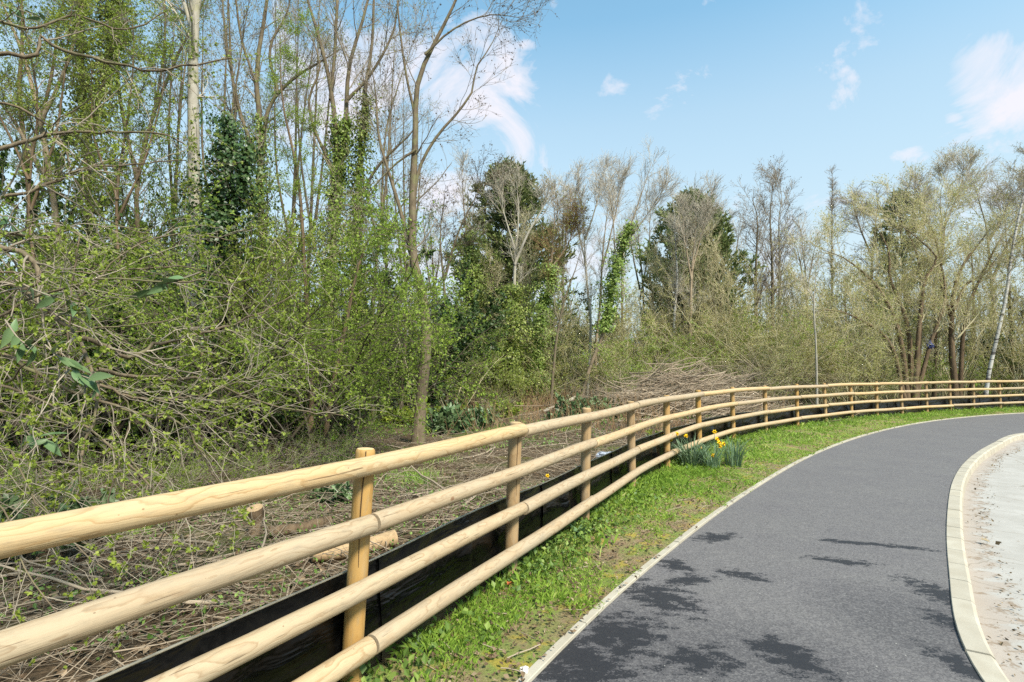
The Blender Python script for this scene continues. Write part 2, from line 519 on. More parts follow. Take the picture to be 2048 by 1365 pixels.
m, nt = new_mat('asphalt_path'); M['asphalt'] = m
tcn = nt.n('ShaderNodeTexCoord'); P_ = tcn.outputs['Object']
grit = nt.noise(P_, 75, 5, 0.85); mid = nt.noise(P_, 14, 4, 0.6); big = nt.noise(P_, 1.4, 4, 0.6)
strk = nt.noise(nt.n('ShaderNodeMapping', {0: P_, 2: (0, 0, 0.5), 3: (1.0, 7.0, 1.0)}).outputs[0], 3.0, 5, 0.65)
c = nt.mix(nt.ramp(grit, [(0.25, 0.0), (0.75, 1.0)]), (0.027, 0.025, 0.027), (0.205, 0.190, 0.192))
c = nt.mix(nt.ramp(big, [(0.35, 0.0), (0.7, 0.5)]), c, (0.155, 0.146, 0.138))
c = nt.mix(nt.ramp(mid, [(0.35, 0.0), (0.7, 0.4)]), c, (0.085, 0.080, 0.084))
c = nt.mix(nt.ramp(strk, [(0.58, 0.0), (0.72, 0.35)]), c, (0.24, 0.225, 0.205))
# damp patches that have not dried: (photo pixel on the path, size in metres, turn)
wet = None
for (px, py, sx, sy, rot) in [(1320, 1195, .30, .42, .5), (1150, 1320, .42, .55, .6), (1240, 1270, .42, .34, .5), (1400, 1320, .28, .2, .4), (1560, 1300, .25, .16, -.6), (1485, 1150, .26, .14, -.5), (1680, 1122, .36, .11, -.35),
                              (1780, 1092, .50, .08, -.35), (1600, 1330, .22, .16, -.5), (1890, 1190, .22, .42, .2), (1912, 1250, .15, .3, .2), (1430, 1075, .34, .16, .4),
                              (1700, 1085, .36, .09, -.3), (1935, 1340, .12, .35, .2), (1570, 1290, .2, .1, -.6), (1380, 1160, .3, .12, .3), (1350, 1130, .2, .2, 0.3)]:
    g = G(px, py)
    mp = nt.n('ShaderNodeMapping', {0: P_, 1: (g[0], g[1], 0), 2: (0, 0, rot), 3: (sx, sy, 1.0)}, vector_type='TEXTURE')
    ln = nt.vmath('LENGTH', mp.outputs[0]).outputs['Value']
    f = nt.math('SUBTRACT', 1.0, ln, clamp=True)
    wet = f if wet is None else nt.math('MAXIMUM', wet, f)
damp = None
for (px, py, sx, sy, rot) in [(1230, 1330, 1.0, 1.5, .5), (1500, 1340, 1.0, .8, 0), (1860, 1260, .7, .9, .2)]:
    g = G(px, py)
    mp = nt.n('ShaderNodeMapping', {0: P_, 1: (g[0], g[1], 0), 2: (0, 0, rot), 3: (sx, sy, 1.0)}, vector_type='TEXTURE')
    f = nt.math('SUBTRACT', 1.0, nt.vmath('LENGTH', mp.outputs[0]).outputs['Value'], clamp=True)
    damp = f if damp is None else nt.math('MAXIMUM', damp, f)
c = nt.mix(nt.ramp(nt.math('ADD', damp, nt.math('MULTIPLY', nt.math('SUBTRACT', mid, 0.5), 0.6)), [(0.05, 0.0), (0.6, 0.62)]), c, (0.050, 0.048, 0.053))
wn = nt.noise(nt.n('ShaderNodeMapping', {0: P_, 2: (0, 0, 0.5), 3: (1.0, 1.9, 1.0)}).outputs[0], 8, 7, 0.62)
cell = nt.n('ShaderNodeSeparateColor', {0: nt.n('ShaderNodeTexVoronoi', {'Vector': P_, 'Scale': 110.0}).outputs['Color']}).outputs[0]
val = nt.math('ADD', nt.math('MULTIPLY', wet, 0.55), nt.math('ADD', nt.math('MULTIPLY', nt.math('SUBTRACT', wn, 0.5), 1.6), nt.math('MULTIPLY', nt.math('SUBTRACT', cell, 0.5), 0.26)))
val = nt.math('SUBTRACT', val, nt.math('MULTIPLY', nt.math('LESS_THAN', wet, 0.03), 1.0))
wf = nt.ramp(val, [(0.215, 0.0), (0.25, 0.9)])
c = nt.mix(nt.math('MULTIPLY', nt.math('SUBTRACT', cell, 0.45, clamp=True), 0.55), c, (0.26, 0.245, 0.235))
c = nt.mix(nt.math('MULTIPLY', nt.math('SUBTRACT', 0.4, cell, clamp=True), 0.9), c, (0.030, 0.029, 0.031))
c = nt.mix(wf, c, (0.014, 0.014, 0.017))
spk = nt.n('ShaderNodeTexVoronoi', {'Vector': P_, 'Scale': 26.0})
pk = nt.math('MULTIPLY', nt.math('LESS_THAN', spk.outputs['Distance'], 0.10), nt.math('GREATER_THAN', nt.n('ShaderNodeSeparateColor', {0: spk.outputs['Color']}).outputs[0], 0.90))
c = nt.mix(nt.math('MULTIPLY', pk, 0.7), c, (0.42, 0.40, 0.36))
rg = nt.math('SUBTRACT', 0.85, nt.math('MULTIPLY', wf, 0.25))
finish(nt, c, rg, grit, 0.55, 0.004, 0.35)

m, nt = new_mat('concrete_kerb'); M['kerb'] = m
tcn = nt.n('ShaderNodeTexCoord'); P_ = tcn.outputs['Object']; oi = nt.n('ShaderNodeObjectInfo')
n1 = nt.noise(P_, 5, 5, 0.6); n2 = nt.noise(P_, 120, 3, 0.7)
c = nt.mix(nt.ramp(n1, [(0.3, 0.0), (0.7, 1.0)]), (0.36, 0.315, 0.24), (0.47, 0.43, 0.35))
c = nt.mix(nt.math('MULTIPLY', n2, 0.3), c, (0.26, 0.235, 0.19))
c = nt.mix(nt.math('MULTIPLY', oi.outputs['Random'], 0.4), c, (0.30, 0.27, 0.22))
finish(nt, c, 0.9, n2, 0.4, 0.003, 0.2)

m, nt = new_mat('pale_concrete_road'); M['road'] = m
tcn = nt.n('ShaderNodeTexCoord'); P_ = tcn.outputs['Object']
at = nt.n('ShaderNodeAttribute', attribute_name='lc')
n1 = nt.noise(P_, 3.0, 5, 0.65); n2 = nt.noise(P_, 140, 4, 0.7); n3 = nt.noise(P_, 16, 5, 0.7)
c = nt.mix(nt.ramp(n1, [(0.3, 0.0), (0.7, 1.0)]), (0.33, 0.31, 0.28), (0.42, 0.40, 0.37))
c = nt.mix(nt.math('MULTIPLY', n2, 0.35), c, (0.21, 0.195, 0.175))
sx = nt.n('ShaderNodeSeparateXYZ', {0: at.outputs['Vector']}).outputs[0]      # metres out from the kerb face
sxn = nt.math('ADD', sx, nt.math('MULTIPLY', nt.math('SUBTRACT', n1, 0.5), 0.25))
pink = nt.ramp(sxn, [(0.0, 1.0), (0.16, 0.85), (0.26, 0.0)])
c = nt.mix(nt.math('MULTIPLY', pink, 0.6), c, (0.33, 0.265, 0.215))
band = nt.ramp(sxn, [(0.10, 0.0), (0.20, 1.0), (0.30, 0.0)])
c = nt.mix(nt.math('MULTIPLY', nt.ramp(nt.math('ADD', n3, nt.math('MULTIPLY', band, 0.16)), [(0.62, 0.0), (0.71, 0.8)]), 0.8), c, (0.18, 0.12, 0.07))
vo = nt.n('ShaderNodeTexVoronoi', {'Vector': nt.vmath('ADD', P_, nt.vmath('MULTIPLY', nt.noise(P_, 6, 3, out=1), (0.1, 0.1, 0)).outputs[0]).outputs[0], 'Scale': 1.1}, feature='DISTANCE_TO_EDGE')
c = nt.mix(nt.math('MULTIPLY', nt.math('LESS_THAN', vo.outputs['Distance'], 0.006), 0.5), c, (0.2, 0.17, 0.13))
finish(nt, c, 0.92, nt.math('ADD', n2, nt.math('MULTIPLY', n3, 0.5)), 0.4, 0.004, 0.2)

m, nt = new_mat('black_plastic_sheet'); M['black'] = m
tcn = nt.n('ShaderNodeTexCoord'); P_ = tcn.outputs['Object']
n1 = nt.noise(nt.n('ShaderNodeMapping', {0: P_, 3: (1, 1, 2.5)}).outputs[0], 2.6, 3, 0.5, 0.6); n2 = nt.noise(P_, 30, 4, 0.7)
c = nt.mix(nt.ramp(n2, [(0.5, 0.0), (0.75, 0.6)]), (0.002, 0.002, 0.002), (0.008, 0.007, 0.006))
zz = nt.n('ShaderNodeSeparateXYZ', {0: P_}).outputs[2]
c = nt.mix(nt.ramp(nt.math('SUBTRACT', nt.math('ADD', nt.math('MULTIPLY', n2, 0.22), nt.math('MULTIPLY', n1, 0.15)), zz), [(0.03, 0.0), (0.12, 0.8)]), c, (0.10, 0.075, 0.05))
finish(nt, c, nt.math('ADD', 0.16, nt.math('MULTIPLY', n2, 0.3)), n1, 0.6, 0.06, 0.4)
M['lip'] = plain('top_edge_highlight', (0.36, 0.31, 0.23), 0.6, 0.3, 0.3, 12)  # thin highlight on the black sheet's folded lip, put into a pale colour
M['fold_gloss'] = plain('lavender_grey_gloss', (0.36, 0.36, 0.50), 0.35, 0.5, 0.1, 10)  # reflection on the black sheet, painted in lavender grey
M['silver'] = plain('silver_grey_plastic', (0.30, 0.33, 0.39), 0.45, 0.4, 0.3, 20)
M['navy'] = plain('navy_blue_plastic', (0.03, 0.04, 0.12), 0.5, 0.4, 0.3, 10)
M['stone'] = plain('white_flint', (0.60, 0.56, 0.52), 0.8, 0.3, 0.25, 25)
M['redleaf'] = plain('orange_dead_leaf', (0.50, 0.13, 0.05), 0.7, 0.3, 0.3, 20)

# ------------------------------------------------------------------ layout curves
# rail line of the fence, from the photo's posts
post_px = [750, 1046, 1185, 1272, 1341, 1403, 1470, 1534, 1597, 1652, 1704, 1755, 1804, 1854, 1901, 1948, 2000, 2056, 2112]
ctrl = [(-3.2, -1.7), (-2.35, -0.35), (-1.53, 1.08), (-0.67, 2.57), (0.09, 4.0), (0.82, 5.36), (1.62, 6.85), (2.56, 8.42), (3.66, 10.05), (4.95, 11.65),
        (6.33, 13.05), (8.0, 14.5), (10.4, 16.3), (13.35, 18.05), (16.3, 19.55), (19.4, 20.9), (22.6, 22.1), (26.0, 23.2)]
FC = crom(np.array(ctrl), 900)


def hit(px, C):
    """where the sight line through column px meets a ground curve"""
    k = (px - 1024) / FPX
    f = C[:, 0] - k * C[:, 1] * 1.0
    ok = C[:, 1] > 0.5
    for i in range(len(C) - 1):
        if ok[i] and f[i] * f[i + 1] <= 0:
            t = f[i] / (f[i] - f[i + 1] + 1e-12)
            return i + t
    return None


ts = [hit(p, FC) for p in post_px]
ts = [t for t in ts if t is not None]
i_m1 = np.argmin(np.linalg.norm(FC - np.array((-2.35, -0.35)), axis=1))
i_0 = np.argmin(np.linalg.norm(FC - np.array((-1.53, 1.08)), axis=1))
ts = [float(i_m1), float(i_0)] + ts


def at_curve(C, t):
    i = int(min(max(t, 0), len(C) - 2))
    return C[i] + (C[i + 1] - C[i]) * (t - i)


EDGE = crom(np.array([(-2.6, -1.6)] + [(-1.2, 0.6)] + [G(*p)[:2] for p in [(1062, 1365), (1250, 1172), (1347, 1104), (1406, 1048), (1484, 996), (1562, 946), (1640, 905), (1737, 870), (1834, 848), (1932, 835.5), (2048, 827)]]
                     + [(23.0, 20.5), (28, 22)]), 700)
KERB = crom(np.array([(1.25, -2.0), (1.75, 0.6)] + [G(*p)[:2] for p in [(1942, 1365), (1908, 1210), (1894, 1120), (1893, 1040), (1905, 962), (1936, 919), (1983, 889), (2048, 866)]]
                     + [(16.5, 14.2), (22, 16.0), (28, 17.2)]), 700)


def smooth(C, w):
    k = np.hanning(w); k /= k.sum()
    Pd = np.vstack([np.repeat(C[:1], w, 0) + (np.arange(-w, 0)[:, None]) * (C[1] - C[0]), C, np.repeat(C[-1:], w, 0) + (np.arange(1, w + 1)[:, None]) * (C[-1] - C[-2])])
    return np.stack([np.convolve(Pd[:, j], k, 'same')[w:-w] for j in range(2)], 1)


EDGE = crom(smooth(EDGE, 71), 700)
KERB = crom(smooth(KERB, 61), 700)


def fence_side(X, Y, C):
    """signed distance of ground points from a curve (+ on its left, the wood side)"""
    C2 = C[::6]
    X = np.asarray(X, float); Y = np.asarray(Y, float)
    sh = X.shape
    p = np.stack([X.ravel(), Y.ravel()], 1)
    out = np.empty(len(p))
    T = nrm(np.gradient(C2, axis=0))
    for a in range(0, len(p), 4000):
        q = p[a:a + 4000]
        d = q[:, None] - C2[None]
        i = np.argmin((d ** 2).sum(2), 1)
        dd = d[np.arange(len(q)), i]
        cr = T[i, 0] * dd[:, 1] - T[i, 1] * dd[:, 0]
        out[a:a + 4000] = np.sign(cr) * np.linalg.norm(dd, axis=1)
    return out.reshape(sh)


def ground_z(X, Y):
    s = fence_side(X, Y, FC)
    w = np.clip((s - 0.25) / 0.8, 0, 1)
    b = 0.05 + 0.07 * vnoise(X, Y, 0.5, 3) + 0.035 * vnoise(X, Y, 2.1, 4)
    far = np.clip((np.hypot(X, Y) - 45) / 60, 0, 1)
    z = np.where(s > 0.1, 0.0 + w * b, -0.25)
    return z * (1 - far) + far * 0.0


# ------------------------------------------------------------------ setting
def strip(name, A, B, z0, z1, mat, nu=8, bump=0.0, lcw=False):
    """ground strip between two curves"""
    n = len(A)
    t = np.linspace(0, 1, nu)
    X = A[:, None, 0] * (1 - t) + B[:, None, 0] * t
    Y = A[:, None, 1] * (1 - t) + B[:, None, 1] * t
    Z = z0 * (1 - t)[None] + z1 * t[None] + np.zeros_like(X)
    if bump:
        Z = Z + bump * np.sin(t * math.pi)[None] * (vnoise(X, Y, 2.5, 9) + 0.5 * vnoise(X, Y, 9, 10))
    v = np.stack([X, Y, Z], -1).reshape(-1, 3)
    i = np.arange(n - 1)[:, None] * nu + np.arange(nu - 1)[None]
    f = np.stack([i, i + nu, i + nu + 1, i + 1], -1).reshape(-1, 4)
    a = Acc()
    lc = None
    if lcw:
        w = np.linalg.norm(B - A, axis=1)[:, None] * t[None]
        lc = np.stack([w, np.zeros_like(w), np.ones_like(w)], -1)
    a.add(v, f[:, ::-1], 0, 0.5, True, lc)
    o = a.build(name, M_(mat))
    o['kind'] = 'structure'
    return o


def M_(k):
    return M[k] if isinstance(k, str) else k


# ground sheet to the horizon: fine near, coarse far
def ground():
    xs = np.concatenate([np.linspace(-900, -60, 8), np.linspace(-50, -20, 12), np.linspace(-19, 40, 130), np.linspace(42, 70, 12), np.linspace(90, 900, 8)])
    ys = np.concatenate([np.linspace(-400, -20, 6), np.linspace(-12, 46, 128), np.linspace(48, 80, 14), np.linspace(100, 1500, 10)])
    X, Y = np.meshgrid(xs, ys)
    Z = ground_z(X, Y)
    v = np.stack([X, Y, Z], -1).reshape(-1, 3)
    nx = len(xs)
    i = np.arange(len(ys) - 1)[:, None] * nx + np.arange(nx - 1)[None]
    f = np.stack([i, i + 1, i + nx + 1, i + nx], -1).reshape(-1, 4)
    a = Acc()
    a.add(v, f, 0, 0.5, True)
    o = a.build('ground', M['floor'])
    o['kind'] = 'structure'
    tag(o, 'brown and green woodland floor behind the wooden fence', 'ground')


ground()
BAR = offset(FC, 0.16)        # line of the black sheet, behind the posts
verge_far = offset(FC, 0.30)
o = strip('grass_verge', EDGE, crom(verge_far, 700), 0.012, 0.03, 'verge', 26, 0.03)
tag(o, 'grassy mossy verge between wooden fence and asphalt path', 'verge')
kin = offset(KERB, 0.0)
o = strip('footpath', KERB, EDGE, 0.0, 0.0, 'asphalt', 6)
tag(o, 'dark grey asphalt footpath with damp patches curving right', 'path')
kout = offset(KERB, -0.125)
road_far = crom(np.array([(9.0, -3.0), (14, 2.0), (24, 6), (45, 8)]), 700)
o = strip('road', road_far, kout, -0.10, -0.10, 'road', 24)
# metres from the kerb face for the dirt band
me = o.data
co = np.empty(len(me.vertices) * 3, np.float32); me.vertices.foreach_get('co', co); co = co.reshape(-1, 3)
sd = -fence_side(co[:, 0], co[:, 1], kout)
at = me.attributes.new('lc', 'FLOAT_VECTOR', 'POINT')
at.data.foreach_set('vector', np.stack([sd, 0 * sd, 0 * sd], 1).astype(np.float32).ravel())
tag(o, 'pale worn concrete road with a brown dirt line beside the kerb', 'road')


def arclen(C):
    return np.concatenate([[0], np.cumsum(np.linalg.norm(np.diff(C, axis=0), axis=1))])


def stones(root, name, C, width, step, z0, z1, chamfer, mat, gap=0.006, s_from=0, s_to=1e9, side=-1):
    s = arclen(C)
    a = max(0, s_from)
    while a + step < min(s[-1], s_to):
        b = a + step - gap
        n = 4
        x = np.linspace(a, b, n)
        P = np.stack([np.interp(x, s, C[:, k]) for k in range(2)], 1)
        T = nrm(np.gradient(P, axis=0))
        Nn = np.stack([-T[:, 1], T[:, 0]], 1) * side
        jit = R.normal(0, 0.0015)
        prof = [(0, z0), (0, z1 - 0.004), (0.004, z1), (width - chamfer, z1), (width, z1 - chamfer * 0.9), (width + 0.008, z0)]
        v = []
        for i in range(n):
            for (w, z) in prof:
                v.append((*(P[i] + Nn[i] * w), z + jit))
        m_ = len(prof)
        f = []
        for i in range(n - 1):
            for j in range(m_ - 1):
                q = (i * m_ + j, i * m_ + j + 1, (i + 1) * m_ + j + 1, (i + 1) * m_ + j)
                f.append(q if side < 0 else q[::-1])
        acc = Acc()
        acc.add(v, f, 0, 0.5, False)
        e0 = tuple(range(m_)); e1 = tuple(range((n - 1) * m_, n * m_))
        acc.add(v, [e0[::-1], e1], 0, 0.5, False)
        acc.build(name, M[mat], root)
        a += step


rnd(3)
kerb = thing('kerb', 'cream concrete kerb stones curving between asphalt path and pale road', 'kerb'); kerb['kind'] = 'structure'
stones(kerb, 'kerb_stone', KERB, 0.125, 0.42, -0.16, 0.012, 0.02, 'kerb', 0.009, 1.4)
edging = thing('path_edging', 'thin pale concrete edging between asphalt path and grass verge', 'edging'); edging['kind'] = 'structure'
stones(edging, 'edging_stone', EDGE, 0.055, 0.914, -0.08, 0.022, 0.006, 'kerb', 0.008, 1.2, 1e9, 1)

# ------------------------------------------------------------------ fence
fence = thing('wooden_fence', 'curving four rail fence of round peeled wooden poles along the grass verge', 'fence', (*at_curve(FC, ts[2]), 0))
finv = np.array([*at_curve(FC, ts[2]), 0])
RAILZ = [1.10, 0.815, 0.53, 0.245]
rnd(11)
posts = []
Tn = nrm(np.gradient(FC, axis=0))
for k, t in enumerate(ts):
    p = at_curve(FC, t)
    i = int(t)
    nv = np.array([-Tn[i, 1], Tn[i, 0]])
    b = np.array([*(p + nv * 0.078), 0.0])
    lean = np.array([R.normal(0, .010) + (0.034 if k < 5 else 0.0), R.normal(0, .010), 0])
    h = 1.165 + R.normal(0, 0.012)
    zz = np.array([-0.3, 0.0, 0.3, 0.6, 0.9, h - 0.02, h - 0.006, h])
    rr = np.array([0.051, 0.0505, 0.05, 0.0495, 0.049, 0.0485, 0.046, 0.040]) * R.uniform(0.97, 1.04)
    pts = np.stack([b + lean * (z - 0.8) + np.array([0, 0, z]) for z in zz])
    a = Acc()
    a.tube(pts - finv, rr, 20, 0, 0.5, lc=True)
    ring = a.V[0].reshape(len(zz), 20, 3)[-1]
    po = a.build('post', M['post'], fence)
    tp = Acc()
    tp.add(np.vstack([ring, ring.mean(0) + np.array([0, 0, 0.002])]), [(j, (j + 1) % 20, 20) for j in range(20)], 0, 0.5)
    tp.build('post_top', M['post_top'], po)
    if k in (2, 3, 5, 8):      # drying crack down the face that looks at the path
        cr = Acc()
        fa = np.array([0.25, -0.97, 0]) if k == 2 else np.array([0.45, -0.89, 0])
        zs = np.linspace(0.62, h - 0.005, 14)
        cw = 0.0022 * np.sin(np.linspace(0.25, math.pi * 0.75, 14)) + 0.0006
        sdv = np.array([fa[1], -fa[0], 0])
        ctrp = np.stack([b + lean * (z - 0.8) + np.array([0, 0, z]) + fa * 0.0505 + sdv * (0.004 * math.sin(z * 9)) for z in zs]) - finv
        vv = np.concatenate([ctrp + sdv * cw[:, None], ctrp - sdv * cw[:, None]])
        cr.add(vv, [(j, j + 1, 15 + j, 14 + j) for j in range(13)], 0, 0.5)
        cr.build('crack', M['crack'], po)
    posts.append(t)

for lvl, z in enumerate(RAILZ):
    k = 0 if lvl % 2 == 1 else 1
    cuts = [k] + list(range(k + 2, len(ts), 2))
    if lvl % 2 == 0:
        cuts = [0] + cuts
    for a_, b_ in zip(cuts[:-1], cuts[1:]):
        t0, t1 = ts[a_], ts[b_]
        g = 0.55 * (t1 - t0) / 100
        xs = [t0 + 0.10] + [t0 + (t1 - t0) * q for q in np.linspace(0.0, 1.0, 13)[1:-1]] + [t1 - 0.10]
        P = np.array([[*at_curve(FC, x), z] for x in xs])
        # poles are straight between posts: pull the bends to the posts
        mids = [at_curve(FC, ts[j]) for j in range(a_, b_ + 1)]
        tt = [ts[j] for j in range(a_, b_ + 1)]
        lin = np.stack([np.interp(xs, tt, [m_[0] for m_ in mids]), np.interp(xs, tt, [m_[1] for m_ in mids])], 1)
        P[:, :2] = 0.35 * P[:, :2] + 0.65 * lin
        dr = P[-1] - P[0]; L = np.linalg.norm(dr); dr /= L
        P[0] += dr * 0.004; P[-1] -= dr * 0.004
        P[:, 2] += 0.006 * np.sin(np.linspace(0, math.pi * 2, len(xs)) + R.uniform(0, 6)) + R.normal(0, 0.005)
        r0 = 0.0475 * R.uniform(0.97, 1.03)
        rad = np.linspace(r0, r0 * R.uniform(0.95, 1.02), len(xs))
        rad[0] *= 0.965; rad[-1] *= 0.965
        P = np.vstack([P[0], P[0] + dr * 0.006, P[1:-1], P[-1] - dr * 0.006, P[-1]])
        rad = np.concatenate([[rad[0]], [r0], rad[1:-1], [rad[-2]], [rad[-1]]])
        ac = Acc()
        ac.tube(P - finv, rad, 22, 0, 0.5, cap=True, lc=True)
        ac.build('rail', M['rail'], fence)

# black plastic sheet behind the fence
bar = thing('black_barrier', 'low shiny black plastic sheet barrier behind the lower fence rails', 'barrier', finv)
s = arclen(BAR)
n = 900
x = np.linspace(0, s[-1], n)
P = np.stack([np.interp(x, s, BAR[:, k]) for k in range(2)], 1)
T = nrm(np.gradient(P, axis=0)); Nn = np.stack([-T[:, 1], T[:, 0]], 1)
zs = np.linspace(-0.2, 1.0, 13)
top = 0.565 - 0.045 * np.clip((x - 14) / 12, 0, 1) + 0.008 * np.sin(x * 1.3) + 0.006 * np.sin(x * 3.1 + 1)
v = []
for j, zz in enumerate(zs):
    hgt = np.where(zz < 0, zz, zz * top)
    wob = 0.018 * np.sin(x * 2.1 + zz * 2) * (1 - zz * 0.7) + 0.012 * np.sin(x * 5.3 + zz * 5) * max(0, 1 - zz)
    fold = 0.030 * np.exp(-((x % 1.72 - 0.9) / 0.07) ** 2) * math.sin(max(0, zz) * math.pi)
    pp = P + Nn * (wob - fold + 0.015 * zz)[:, None]
    v.append(np.column_stack([pp, hgt]))
V = np.stack(v, 1)
V[:, :, :2] -= finv[:2]
i = np.arange(n - 1)[:, None] * 13 + np.arange(12)[None]
a = Acc(); a.add(V.reshape(-1, 3), np.stack([i, i + 13, i + 14, i + 1], -1).reshape(-1, 4), 0, 0.5, True)
a.build('sheet', M['black'], bar)
tp_ = V[:, -1]
a = Acc(); a.tube(tp_ + np.array([0, 0, 0.002]), np.full(n, 0.006), 5, 0, 0.5)
a.build('top_edge', M['lip'], bar)
for xs_ in np.arange(3.2, s[-1] - 1, 2.05):
    j = int(xs_ / s[-1] * (n - 1))
    c2 = V[j]; tv2 = T[j]; nv2 = Nn[j]
    q = []
    for kk in range(0, 13, 2):
        for w in (-.035, .035):
            q.append((c2[kk, 0] + tv2[0] * w - nv2[0] * .012, c2[kk, 1] + tv2[1] * w - nv2[1] * .012, c2[kk, 2] - (.004 if kk == 12 else 0)))
    a = Acc(); a.add(q, [(2 * kk, 2 * kk + 1, 2 * kk + 3, 2 * kk + 2) for kk in range(6)], 0, .5, True)
    a.build('lap_joint', M['black'], bar)
# pale strip painted as the fold's glossy reflection, by the third post in view
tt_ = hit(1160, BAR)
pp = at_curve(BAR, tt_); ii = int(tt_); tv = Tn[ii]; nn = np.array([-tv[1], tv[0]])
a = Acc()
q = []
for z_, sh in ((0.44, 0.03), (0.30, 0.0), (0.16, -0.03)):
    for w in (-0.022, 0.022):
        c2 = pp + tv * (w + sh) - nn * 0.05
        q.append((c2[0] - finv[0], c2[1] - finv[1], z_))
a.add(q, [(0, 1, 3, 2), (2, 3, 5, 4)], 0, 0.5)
a.build('fold_gloss', M['fold_gloss'], bar)

# ------------------------------------------------------------------ plant generator
def kids(P, Rd, m, K, t0, t1, l0, l1, a0, a1, up, wig, rr, taper=0.5, rmin=0.0015, tip=0.35, tbias=1.0, droop=0.0):
    """children of the branches P (N,K,3): m each"""
    N, Kp, _ = P.shape
    if isinstance(m, float):
        cnt = R.poisson(m, N)
    else:
        cnt = np.full(N, m)
    idx = np.repeat(np.arange(N), cnt)
    n = len(idx)
    if n == 0:
        return np.zeros((0, K, 3)), np.zeros((0, K))
    t = t0 + (t1 - t0) * R.uniform(0, 1, n) ** tbias
    f = t * (Kp - 1)
    i = np.minimum(f.astype(int), Kp - 2)
    w = (f - i)[:, None]
    a, b = P[idx, i], P[idx, i + 1]
    pos = a * (1 - w) + b * w
    rad = Rd[idx, i] * (1 - w[:, 0]) + Rd[idx, i + 1] * w[:, 0]
    tan = nrm(b - a)
    perp = nrm(np.cross(tan, R.normal(size=(n, 3))))
    ang = R.uniform(a0, a1, n)[:, None]
    d = np.cos(ang) * tan + np.sin(ang) * perp
    L = R.uniform(l0, l1, n) * (1 - taper * t)
    out = np.empty((n, K, 3))
    out[:, 0] = pos
    st = (L / (K - 1))[:, None]
    for k in range(1, K):
        d = d + R.normal(0, wig, (n, 3))
        d[:, 2] += up - droop * k / K
        d = nrm(d)
        out[:, k] = out[:, k - 1] + d * st
    r0 = np.maximum(rad * rr * R.uniform(0.8, 1.1, n), rmin)
    rad = r0[:, None] * np.linspace(1, tip, K)[None]
    return out, np.maximum(rad, rmin * 0.7)


def sample(P, n, t0=0.0, spread=0.0):
    N, K, _ = P.shape
    idx = R.integers(0, N, n)
    f = R.uniform(t0, 1, n) * (K - 1)
    i = np.minimum(f.astype(int), K - 2)
    w = (f - i)[:, None]
    pos = P[idx, i] * (1 - w) + P[idx, i + 1] * w
    tan = nrm(P[idx, i + 1] - P[idx, i])
    if spread:
        pos = pos + R.normal(0, spread, (n, 3))
    return pos, tan


def leaves_on(acc, P, n, L, mat, t0=0.2, spread=0.01, wr=0.32, upb=0.5, clump=1, lvar=0.35):
    """n leaf groups on branches P"""
    if len(P) == 0:
        return
    pos, tan = sample(P, n, t0, spread)
    base = R.uniform(0, 1, n)
    for c in range(clump):
        d = nrm(tan * 0.6 + R.normal(size=(n, 3)))
        nn = nrm(R.normal(size=(n, 3)) + np.array([0, 0, upb]))
        ll = L * R.uniform(1 - lvar, 1 + lvar, n)
        acc.leaf(pos, d, nn, ll, ll * wr, mat, np.clip(base * 0.6 + R.uniform(0, 0.4, n), 0, 1), 0.15)


def stem(pxs, d, w0, w1, K=16, wob=0.02, dd=0.0):
    """trunk line from photo pixels at distance d; widths in photo pixels"""
    n = len(pxs)
    P = []
    for j, (px, py) in enumerate(pxs):
        dj = d + dd * j / max(1, n - 1)
        if py == 'b':
            g = W(px, 740 + CH * FPX / dj, dj)
            g[2] = -0.1
            P.append(g)
        else:
            P.append(W(px, py, dj))
    C = crom(np.array(P), K)
    C += np.concatenate([np.zeros((1, 3)), np.cumsum(R.normal(0, wob * 0.3, (K - 1, 3)), 0)]) * np.array([1, 1, 0.2])
    rad = np.linspace(w0, w1, K) * d / FPX / 2 * .76
    rad = rad * (1 - .8 * np.linspace(0, 1, K) ** 5)
    rad[0] *= 1.3; rad[1] *= 1.08
    return C, rad


def ivy_on(acc, C, rad, z0, z1, n, spread, L, mat, bulge=1.0):
    """ivy leaves round a trunk line between heights z0 and z1"""
    zz = C[:, 2]
    k = R.uniform(0, len(C) - 1.001, n * 3)
    i = k.astype(int); w = (k - i)[:, None]
    p = C[i] * (1 - w) + C[i + 1] * w
    r = rad[i]
    ok = (p[:, 2] > z0) & (p[:, 2] < z1)
    p, r = p[ok][:n], r[ok][:n]
    m = len(p)
    if m == 0:
        return
    th = R.uniform(0, 2 * math.pi, m)
    lump = 1 + 0.6 * np.sin(p[:, 2] * 3.1 + th * 2 + p[:, 0]) + 0.4 * np.sin(p[:, 2] * 7.3 + th)
    dist = r + spread * np.abs(R.normal(0, 0.6, m)) * np.clip(lump, 0.15, 2) * bulge
    o = np.stack([np.cos(th), np.sin(th), np.zeros(m)], 1)
    pos = p + o * dist[:, None]
    d = nrm(o * 0.3 + np.array([0, 0, -0.7]) + R.normal(0, 0.6, (m, 3)))
    nn = nrm(o + np.array([0, 0, 0.5]) + R.normal(0, 0.35, (m, 3)))
    ll = L * R.uniform(0.7, 1.3, m)
    acc.leaf(pos, d, nn, ll, ll * 0.42, mat, None, 0.1)


